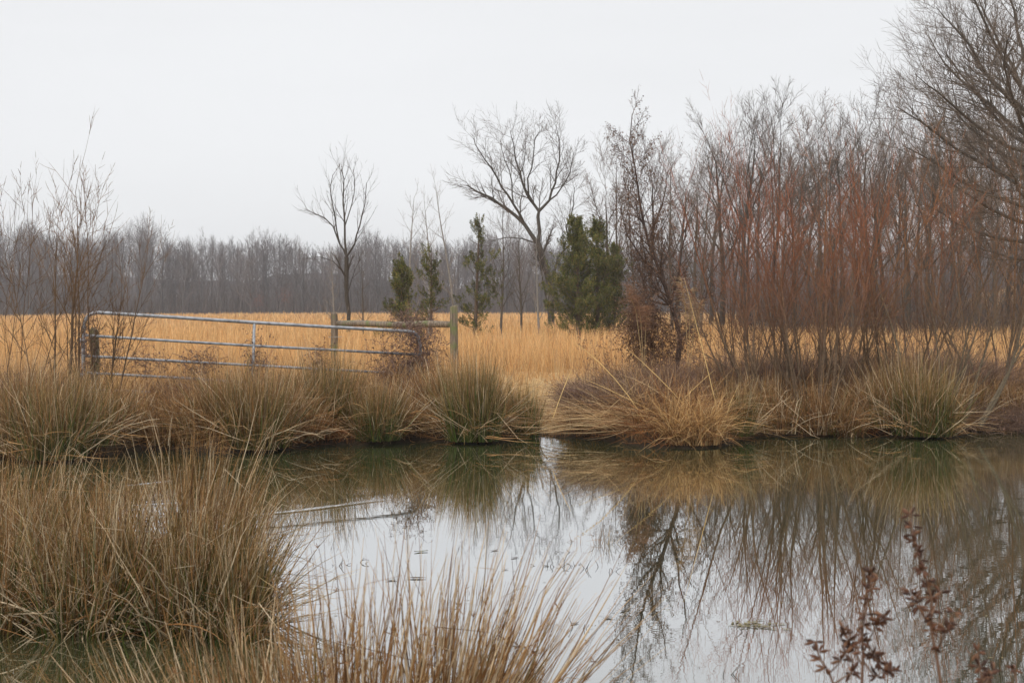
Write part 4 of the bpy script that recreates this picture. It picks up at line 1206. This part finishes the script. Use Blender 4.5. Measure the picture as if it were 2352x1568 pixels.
vine('vine', [v3(582, 790, 2), v3(578, 815, 3), v3(585, 835, 3), v3(600, 838, 3), v3(620, 838, 2)], 130, (0.06, 0.06, 0.08), 0.3, 4, 'withered vine climbing the middle upright of the gate', 380)
vine('vine', [v3(733, 805, 1), v3(735, 825, 2), v3(740, 848, 3), v3(725, 848, 2), v3(760, 852, 1)], 120, (0.06, 0.06, 0.07), 0.3, 5, 'withered vine hanging between two gate rails right of the middle upright', 350)
vine('vine', [v3(200, 745, 2), v3(197, 780, 2), v3(200, 815, 2), v3(196, 850, 3), v3(215, 830, 1)], 200, (0.06, 0.08, 0.12), 0.4, 6, 'withered vine wrapping the hinge end of the gate', 600)
vine('vine', [v3(300, 830, 1), v3(340, 828, 1), v3(375, 830, 1), v3(320, 850, 2), v3(290, 800, .6)], 110, (0.14, 0.08, 0.06), 0.35, 7, 'thin withered vine trailing along the third gate rail near the hinge end', 320)

# ------------------------------------------------------------------ rush clumps
def put(o_, px, Y, label, group, z=None):
    x = X(px, Y); o_.location = (x, Y, ghs(x, Y) if z is None else z)
    tag(o_, label, 'rush clump', group); return o_
GB = 'rush clumps along the far bank'
bank = [  # px, dist behind shoreline, n, rad, h, green, spread, droop, label
    (30, 0.15, 1300, 0.38, 0.95, 0.25, 42, 0.45, 'brown drooping rush clump at the left edge of the far bank'),
    (120, 0.10, 1500, 0.40, 0.95, 0.55, 36, 0.30, 'dark green-footed rush clump under the single-stemmed willow sapling'),
    (200, 0.20, 1100, 0.32, 0.80, 0.50, 34, 0.30, 'rush clump round the foot of the willow at the gate hinge'),
    (275, 0.30, 900, 0.30, 0.55, 0.20, 40, 0.55, 'low tan rush clump left of the small muddy inlet'),
    (455, 0.35, 1200, 0.38, 0.62, 0.12, 44, 0.60, 'low brown rush clump right of the small muddy inlet'),
    (585, 0.12, 1900, 0.42, 0.88, 0.45, 38, 0.28, 'broad rush clump with tan tips below the middle of the gate'),
    (520, 0.55, 1000, 0.34, 0.80, 0.25, 44, 0.45, 'brownish rush clump tucked behind the broad tan-tipped clump'),
    (745, 0.45, 1700, 0.40, 0.92, 0.55, 38, 0.26, 'tall green and tan rush clump left of the vine-covered gate end'),
    (690, 0.18, 900, 0.30, 0.55, 0.10, 44, 0.60, 'low straw-brown rush clump between the two tall gate-side clumps'),
    (862, 0.12, 1500, 0.32, 0.60, 0.85, 40, 0.22, 'bright green low rush clump at the waterline before the vine'),
    (960, 0.25, 900, 0.30, 0.42, 0.10, 48, 0.60, 'flattened brown rush clump beneath the vine tangle'),
    (1088, 0.10, 2100, 0.36, 0.90, 0.80, 27, 0.14, 'tall upright dark green rush clump in front of the right fence post'),
    (1030, 0.55, 1000, 0.30, 0.75, 0.35, 36, 0.35, 'browner rush clump behind the left flank of the dark green one'),
    (1192, 0.15, 1000, 0.26, 0.62, 0.65, 30, 0.22, 'smaller green-brown rush clump right of the tall dark green one'),
    (1690, 0.15, 900, 0.26, 0.60, 0.75, 32, 0.25, 'small green rush clump right of the golden arching grass'),
    (1750, 0.30, 900, 0.32, 0.60, 0.15, 42, 0.45, 'tan rush clump at the left foot of the willow thicket'),
    (1960, 0.25, 900, 0.34, 0.55, 0.15, 44, 0.50, 'brown rush clump right of the thick willow stems'),
    (2050, 0.25, 1400, 0.42, 0.80, 0.20, 42, 0.40, 'orange-brown rush clump left of the big green-footed one'),
    (2125, 0.10, 1900, 0.42, 0.88, 0.60, 36, 0.26, 'big green-footed rush clump near the right end of the bank'),
    (2235, 0.35, 900, 0.32, 0.50, 0.15, 42, 0.50, 'low tan rush clump under the sprawling willow stems'),
    (1800, 0.12, 700, 0.34, 0.62, 0.08, 48, 0.55, 'tangled brown tussock at the waterline before the left willow stems'),
    (1880, 0.10, 750, 0.36, 0.66, 0.08, 50, 0.55, 'tangled brown tussock hiding the feet of the middle willow stems'),
    (1945, 0.06, 650, 0.30, 0.50, 0.10, 50, 0.60, 'low tangled tussock between willow stems and orange-brown clump'),
    (390, 0.15, 700, 0.34, 0.50, 0.06, 50, 0.60, 'sprawling brown tussock right above the small muddy inlet'),
    (640, 0.40, 650, 0.34, 0.72, 0.06, 46, 0.50, 'ragged brown tussock between the broad clump and its right neighbour'),
    (905, 0.35, 650, 0.34, 0.62, 0.06, 48, 0.55, 'ragged brown tussock behind the bright green low clump'),
    (1348, 0.35, 600, 0.34, 0.36, 0.05, 50, 0.60, 'low straw tussock a little right of the bare gap in the bank'),
    (2330, 0.40, 1000, 0.36, 0.48, 0.12, 42, 0.55, 'low straw rush clump at the right edge of the far bank')]
for i, (px, off, n, rad, h, gr, spd, dr, lab) in enumerate(bank):
    Y0 = 18.0
    for _ in range(4): Y0 = float(shore(X(px, Y0))) + off
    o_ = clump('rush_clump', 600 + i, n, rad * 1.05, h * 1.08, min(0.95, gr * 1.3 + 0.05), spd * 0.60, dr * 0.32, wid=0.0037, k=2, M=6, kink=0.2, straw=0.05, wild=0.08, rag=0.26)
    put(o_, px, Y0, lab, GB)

# golden arching grass leaning over the water, and long fallen straws beside it
def arching():
    rng = np.random.default_rng(41)
    px = 1590; Y = float(shore(X(px, 17.3))) + 0.22
    mb = MB(); n = 1300
    r = 0.30 * np.sqrt(rng.random(n)); az = rng.random(n) * 6.28
    base = np.stack([r * np.cos(az) * 1.15, r * np.sin(az) * 0.7, np.full(n, -0.03)], -1)
    d = lean_dirs(rng, n, rng.normal(-1.57, 1.5, n), np.abs(rng.normal(R(15), R(13), n)))
    c = pick(rng, n, [(0.58, 0.36, 0.15), (0.48, 0.28, 0.11), (0.66, 0.45, 0.22), (0.22, 0.11, 0.045)], 0.22)
    blades(mb, rng, base, d, rng.uniform(0.3, 0.88, n), np.abs(rng.normal(0.42, 0.3, n)), 0.0045 * rng.uniform(0.5, 1.3, n), c * 0.75, c, 8, 2, 0.05)
    o_ = mb.build('grass_tussock', M_GRASS); o_.location = (X(px, Y), Y, 0.06)
    tag(o_, 'bright golden arching grass tussock hanging over the water right of centre', 'grass tussock')
    px = 1440; Y = float(shore(X(px, 17.3))) + 0.45
    mb = MB(); n = 900
    base = np.stack([rng.uniform(-0.45, 0.9, n), rng.uniform(-0.4, 0.5, n), rng.uniform(0.0, 0.25, n)], -1)
    d = lean_dirs(rng, n, rng.normal(0.15, 0.5, n) + np.where(rng.random(n) < 0.5, math.pi, 0), R(68) + rng.normal(0, R(16), n))
    c = pick(rng, n, [(0.55, 0.36, 0.18), (0.40, 0.24, 0.12), (0.30, 0.17, 0.09), (0.62, 0.45, 0.25)], 0.2)
    blades(mb, rng, base, d, rng.uniform(0.4, 1.15, n), np.abs(rng.normal(0.25, 0.2, n)), 0.0036 * rng.uniform(0.5, 1.3, n), c * 0.85, c, 6, 2, 0.1)
    o_ = mb.build('fallen_straw', M_GRASS); o_.location = (X(px, Y), Y, 0.12)
    tag(o_, 'long fallen straw lying crisscross on the bank left of the golden tussock', 'straw')
    # a few long pale stems standing out
    mb = MB()
    for (a, b_, c_) in [((1660, 1000), (1640, 900), (1572, 640)), ((1660, 1000), (1668, 930), (1700, 880)), ((1270, 960), (1290, 900), (1312, 850)), ((1500, 1000), (1420, 850), (1310, 780)),
                        ((1640, 1010), (1545, 890), (1440, 800)), ((1600, 1010), (1490, 930), (1330, 865)), ((1480, 1010), (1560, 920), (1640, 850)), ((1590, 1000), (1650, 930), (1670, 900))]:
        q0, q1, q2 = at(*a, 17.7), at(*b_, 17.9), at(*c_, 18.2)
        pts = [q0 * (1 - t) ** 2 + q1 * 2 * t * (1 - t) + q2 * t * t - np.array((X(1560, 17.8), 17.8, 0.1)) for t in np.linspace(0, 1, 7)]
        mb.tube(pts, [0.0055] * 5 + [0.004, 0.002], np.array((0.66, 0.46, 0.20)), 4)
    o_ = mb.build('tall_straws', M_GRASS); o_.location = (X(1560, 17.8), 17.8, 0.1)
    tag(o_, 'few long pale yellow stems standing out across the bank by the golden tussock', 'grass stems')
arching()

# near-left rushes standing in the shallows
GN = 'large rushes in the near left shallows'
near = [(-60, 9.3, 650, 0.30, 0.86, 0.22, 'rush clump furthest back at the left photo edge in the near shallows'),
        (60, 8.9, 850, 0.32, 0.80, 0.22, 'tall pale rush clump at the back left of the near shallows'),
        (-30, 7.6, 900, 0.34, 0.76, 0.38, 'green-footed rush clump cut by the left photo edge'),
        (190, 8.4, 1000, 0.32, 0.73, 0.28, 'dense brown rush clump second from the left in the near shallows'),
        (310, 7.8, 1200, 0.34, 0.74, 0.42, 'wide green-footed rush clump at the front of the near left mass'),
        (200, 7.5, 1100, 0.28, 0.70, 0.55, 'short green rush clump beside the dark water at lower left'),
        (440, 8.5, 750, 0.20, 1.0, 0.22, 'tallest brown rush clump with pale tips in the near shallows'),
        (430, 7.5, 1150, 0.28, 0.68, 0.45, 'green and brown rush clump in front of the tallest brown one'),
        (500, 7.9, 1050, 0.24, 0.66, 0.42, 'rush clump forming the right flank of the near left mass'),
        (545, 7.4, 900, 0.18, 0.52, 0.65, 'low dark green rush clump at the right foot of the near left mass')]
for i, (px, Y, n, rad, h, gr, lab) in enumerate(near):
    o_ = clump('rush_clump', 700 + i, int(n * 0.82), rad, h, min(0.9, gr * 1.35), 24, 0.08, wid=0.0034, k=3, M=6, kink=0.22, heads=0.08, bias=(0.06, 0), wild=0.15, straw=0.03, rag=0.28, palef=0.17)
    put(o_, px, Y, lab, GN, z=-0.03)

# blurred rushes at the bottom of the frame
GF = 'foreground rushes on the near bank'
for i, (px, Y, n, rad, h, gr, spd, bias, lab) in enumerate([
        (520, 3.9, 560, 0.20, 0.72, 0.15, 34, (-0.75, 0), 'foreground rush clump sprawling left over the dark water at bottom left'),
        (590, 4.3, 950, 0.24, 0.84, 0.10, 30, (-0.55, 0), 'foreground rush clump leaning left at the bottom of the photo'),
        (690, 4.15, 380, 0.20, 0.84, 0.10, 18, (-0.05, 0), 'upright foreground rush clump left of bottom centre'),
        (830, 4.0, 300, 0.18, 0.84, 0.12, 18, (0.08, 0), 'sparse upright foreground rush clump at bottom centre'),
        (1000, 4.2, 760, 0.16, 0.82, 0.12, 27, (0.45, 0), 'denser foreground rush clump leaning right at bottom centre')]):
    o_ = clump('rush_clump', 800 + i, n, rad, h, gr, spd, 0.06, wid=0.0027, k=4, M=7, kink=0.07, heads=0.04, bias=bias, wild=0.02, lmax=1.2, straw=0, palef=0.2)
    put(o_, px, Y, lab, GF)

# ------------------------------------------------------------------ seed stalks, bottom right
def seed_plant(pts, nodes, Y, label, seed, side=()):
    rnd = random.Random(seed); rng = np.random.default_rng(seed)
    p0 = at(*pts[-1], Y); gx_, gz_ = p0[0], ghs(p0[0], Y)
    org = np.array((gx_, Y, gz_))
    t = empty('seed_stalk', tuple(org)); tag(t, label, 'seed stalk', 'rust-brown seed stalks in the lower right')
    W = [at(a, b, Y) - org for a, b in pts] + [np.array((0.01, 0, 0.15)), np.array((0, 0, -0.03))]
    st = MB(); nn = len(W)
    st.tube(W, list(np.linspace(0.0012, 0.004, nn)), np.array((0.15, 0.085, 0.055)), 5)
    heads = []
    def line(A):
        for u, w in zip(A[:-1], A[1:]):
            d_ = np.linalg.norm(w - u); k = max(1, int(d_ / 0.017))
            for j in range(k): yield u + (w - u) * (j + rnd.random() * 0.5) / k
    cl = list(line(W[:nodes]))
    for s_ in side:
        A = [at(a, b, Y + rnd.uniform(-0.05, 0.05)) - org for a, b in s_]
        st.tube(A, list(np.linspace(0.0022, 0.001, len(A))), np.array((0.15, 0.085, 0.055)), 4)
        cl += list(line(A[1:])) if len(A) > 2 else [A[-1]]
        cl.append(A[-1])
    st.build('stem', M_TWIG, t)
    for c in cl:
        if rnd.random() < 0.12: continue
        mb = MB()
        for _ in range(rnd.randint(5, 8)):
            d = norm(rng.normal(0, 1, 3) * [1, 1, 0.75] + [0, 0, 0.15]); L = rnd.uniform(0.013, 0.021); w = L * 0.17
            a = c + d * 0.003
            cc = np.array(rnd.choice([(0.15, 0.070, 0.042), (0.10, 0.048, 0.032), (0.20, 0.105, 0.062), (0.07, 0.038, 0.028)])) * rnd.uniform(0.8, 1.2)
            mb.tube([a, a + d * L * 0.25, a + d * L * 0.55, a + d * L * 0.85, a + d * L], [0.001, w * 0.8, w, w * 0.5, 0.0004], cc, 6)
        mb.build('seed_head', M_LEAF, t, smooth=True)
seed_plant([(2092, 1180), (2097, 1240), (2118, 1300), (2140, 1370), (2138, 1440), (2150, 1500), (2165, 1600)], 6, 2.75, 'tallest rust-brown seed stalk standing before the water', 1,
           side=[[(2138, 1440), (2110, 1395), (2092, 1358)], [(2150, 1500), (2172, 1450), (2192, 1405)], [(2140, 1410), (2150, 1385), (2160, 1360)]])
seed_plant([(2003, 1302), (1998, 1350), (1988, 1400), (1980, 1450), (1982, 1510), (1978, 1600)], 5, 2.8, 'second tallest rust-brown seed stalk, left of the tallest', 2,
           side=[[(1982, 1500), (2010, 1440), (2030, 1410)], [(1982, 1530), (1960, 1490), (1938, 1445)], [(1985, 1520), (2010, 1555), (2040, 1530), (2060, 1545)], [(1990, 1470), (2005, 1500), (2020, 1520)]])
seed_plant([(1872, 1470), (1882, 1510), (1905, 1545), (1925, 1600)], 3, 2.7, 'short leftmost rust-brown seed stalk at the bottom edge', 3, side=[[(1905, 1545), (1925, 1525), (1942, 1500)], [(1915, 1570), (1945, 1550), (1960, 1540)]])
seed_plant([(2245, 1492), (2250, 1530), (2262, 1600)], 3, 2.75, 'short rust-brown seed stalk right of the tallest, at the bottom edge', 4, side=[[(2258, 1580), (2272, 1555), (2280, 1540)]])
seed_plant([(2326, 1525), (2334, 1560), (2338, 1610)], 3, 2.7, 'rightmost rust-brown seed stalk in the bottom corner', 5)

# ------------------------------------------------------------------ things floating on or poking out of the pond
def floaters():
    rnd = random.Random(12)
    leafs = [(967, 1267, 0.10, 'curled green-brown leaf floating upright left of pond centre'), (1136, 1264, 0.07, 'small dark leaf floating right of the curled green-brown leaf'),
             (1183, 1281, 0.07, 'flat dark leaf floating near pond centre'), (900, 1333, 0.08, 'pointed dark leaf floating left of the eye-shaped leaf'),
             (957, 1328, 0.12, 'eye-shaped hollow leaf floating left of pond centre'), (857, 1510, 0.05, 'round dark speck leaf among the foreground rush tips'),
             (1398, 1420, 0.06, 'brown leaf floating right of the foreground rushes'), (1435, 1402, 0.07, 'lone brown leaf floating below the vine-hung shrub reflection'),
             (1320, 1432, 0.06, 'brown leaf caught right of the leaning foreground rushes'), (1160, 1308, 0.05, 'tiny pale leaf floating below the flat dark leaf')]
    for i, (px, py, s, lab) in enumerate(leafs):
        x, y = on_water(px, py); mb = MB()
        n = 9; a = rnd.random() * 3.1
        up = 0.005 if i == 0 else 0.003
        rows = []
        for k in range(n):
            t = k / (n - 1); w = math.sin(t * math.pi) * s * 0.2
            cx, cy = (t - 0.5) * s, 0
            z = up * (0.3 + abs(2 * t - 1) ** 2) if i != 4 else 0.004
            rows.append([(cx, -w, z + up * 0.8), (cx, 0, z * 0.3 + 0.003), (cx, w, z + up * 0.5)])
        V = np.array(rows).reshape(-1, 3); ca, sa = math.cos(a * 0.3), math.sin(a * 0.3)
        V = V @ np.array([[ca, sa, 0], [-sa, ca, 0], [0, 0, 1]])
        q = []
        for k in range(n - 1):
            for j in range(2):
                q.append((k * 3 + j, k * 3 + j + 1, k * 3 + j + 4, k * 3 + j + 3))
        mb.raw(V, np.array(q), np.array((0.10, 0.11, 0.03) if i == 0 else (0.07, 0.05, 0.03)))
        o_ = mb.build('floating_leaf', M_LEAF); o_.location = (x, y, 0.001); tag(o_, lab, 'leaf', 'leaves floating on the pond')
    twigs = [(778, 1298, 'thin bent twig rising from the water at the left rush edge'), (828, 1292, 'looping twig rising from the water above the foreground rushes'), (1243, 1300, 'forked twig lying at the surface right of pond centre'),
             (1268, 1300, 'straight short twig right of the forked one'), (1286, 1300, 'crooked short twig beside the straight one'), (1318, 1300, 'long bent twig sagging into the water'),
             (1346, 1305, 'starry twig cluster left of the shrub reflection'), (1360, 1298, 'upright twig just right of the starry cluster'), (1403, 1312, 'bushy twig at the edge of the shrub reflection'),
             (1312, 1268, 'small looped twig above the long bent one'), (1330, 1440, 'crooked dark twig right of the foreground rushes'), (1440, 1500, 'branching dark twig in the lower middle water'),
             (1680, 1545, 'large branching twig poking up in the lower water'), (1720, 1455, 'thin crossed twig left of the pale patch'), (1955, 1420, 'slender twig behind the second seed stalk'), (2290, 1365, 'tiny upright twig near the right edge of the water')]
    for i, (px, py, lab) in enumerate(twigs):
        x, y = on_water(px, py); mb = MB()
        for b_ in range(rnd.randint(2, 4)):
            p = np.array((rnd.gauss(0, 0.02), rnd.gauss(0, 0.02), -0.02)); d = np.array((rnd.gauss(0, 0.7), rnd.gauss(0, 0.3), 0.8)); d /= np.linalg.norm(d)
            pts = [p]
            for _ in range(6):
                d = d + np.array((rnd.gauss(0, 0.26), rnd.gauss(0, 0.2), rnd.gauss(-0.04, 0.2))); d /= np.linalg.norm(d); p = p + d * rnd.uniform(0.006, 0.019); pts.append(p)
            mb.tube(pts, [0.0022] * 4 + [0.0014] * 3, np.array((0.05, 0.035, 0.025)), 4)
        o_ = mb.build('twig', M_TWIG); o_.location = (x, y, 0); tag(o_, lab, 'twig', 'twigs poking out of the pond')
    # little tufts of drowned rush in front of the vine-hung shrub
    for i, (px, py, h, n, lab) in enumerate([(1372, 1250, 0.20, 14, 'small drowned rush tuft standing in the water before the golden tussock'), (1325, 1245, 0.14, 8, 'thin drowned rush tuft left of the small one'),
                                             (1395, 1248, 0.22, 14, 'second drowned rush tuft at the edge of the shrub reflection'), (1470, 1252, 0.12, 8, 'sparse drowned rush tuft inside the shrub reflection'),
                                             (1085, 1365, 0.16, 10, 'dark stubble tuft just above the foreground rush tips'), (1045, 1345, 0.12, 5, 'tiny dark stubble tuft left of the other one')]):
        x, y = on_water(px, py); o_ = clump('rush_tuft', 900 + i, n, 0.07, h, 0.3, 20, 0.05, wid=0.002, k=3, M=4, kink=0.15)
        o_.location = (x, y, 0.0); tag(o_, lab, 'rush tuft', 'drowned rush tufts in the pond')
    # specks of chaff on the surface
    rng = np.random.default_rng(15); mb = MB(); n = 900
    y = rng.uniform(6.2, 18.2, n); x = X(rng.uniform(550, 2500, n), y)
    kp = (pond_depth(x, y) > 0.05) & ((wave(x, y, 0.8, 3.0) > 0.1) | (pond_depth(x, y) < 0.7)); x, y = x[kp], y[kp]; n = len(x)
    a = rng.random(n) * 6.28; r = rng.uniform(0.004, 0.016, n); w_ = r * rng.uniform(0.15, 0.5, n)
    u = np.stack([np.cos(a) * r, np.sin(a) * r, 0 * a], -1); v = np.stack([-np.sin(a) * w_, np.cos(a) * w_, 0 * a], -1); c = np.stack([x, y, 0 * x + 0.003], -1)
    mb.raw(np.stack([c - u, c - v, c + u, c + v], 1).reshape(-1, 3), np.arange(4 * n).reshape(-1, 4), np.repeat(pick(rng, n, [(0.30, 0.24, 0.14), (0.09, 0.07, 0.04), (0.18, 0.16, 0.08)]), 4, 0))
    o_ = mb.build('chaff', M_LEAF); tag(o_, 'tiny specks of chaff and leaf scraps scattered over the pond surface', 'chaff', kind='stuff')
    # yellowish leaf mat just under the surface
    x, y = on_water(1742, 1435); rng = np.random.default_rng(5); mb = MB()
    n = 34; c = np.stack([rng.normal(0, 0.08, n), rng.normal(0, 0.05, n), np.abs(rng.normal(0.003, 0.002, n))], -1)
    a = rng.random(n) * 6.28
    for k in range(n):
        u = np.array((math.cos(a[k]), math.sin(a[k]), 0)) * 0.03; v = np.array((-math.sin(a[k]), math.cos(a[k]), 0)) * 0.009
        mb.raw(np.array([c[k] - u, c[k] - v, c[k] + u, c[k] + v]), np.array([[0, 1, 2, 3]]), np.array((0.20, 0.17, 0.085)) * rng.uniform(0.6, 1.1))
    o_ = mb.build('leaf_mat', M_LEAF); o_.location = (x, y, 0.003); tag(o_, 'pale yellowish patch of rotting leaves floating in the lower right water', 'leaf patch')
floaters()

# ------------------------------------------------------------------ thin winter haze in the air
hv = [(-1900, -700, -2.5), (1900, -700, -2.5), (1900, 3900, -2.5), (-1900, 3900, -2.5), (-1900, -700, 42), (1900, -700, 42), (1900, 3900, 42), (-1900, 3900, 42)]
hm = raw_mesh('haze', hv, [(0, 3, 2, 1), (4, 5, 6, 7), (0, 1, 5, 4), (1, 2, 6, 5), (2, 3, 7, 6), (3, 0, 4, 7)], None)
mh = bpy.data.materials.new('haze'); mh.use_nodes = True
mh.node_tree.nodes.clear()
ho = mh.node_tree.nodes.new('ShaderNodeOutputMaterial'); hp = mh.node_tree.nodes.new('ShaderNodeVolumePrincipled')
hp.inputs['Color'].default_value = (0.93, 0.95, 1.0, 1); hp.inputs['Density'].default_value = 0.0005
mh.node_tree.links.new(hp.outputs[0], ho.inputs['Volume'])
hm.materials.append(mh)
hz = bpy.data.objects.new('haze', hm); col.objects.link(hz); tag(hz, 'thin pale haze in the air over field and wood', 'haze', kind='stuff')
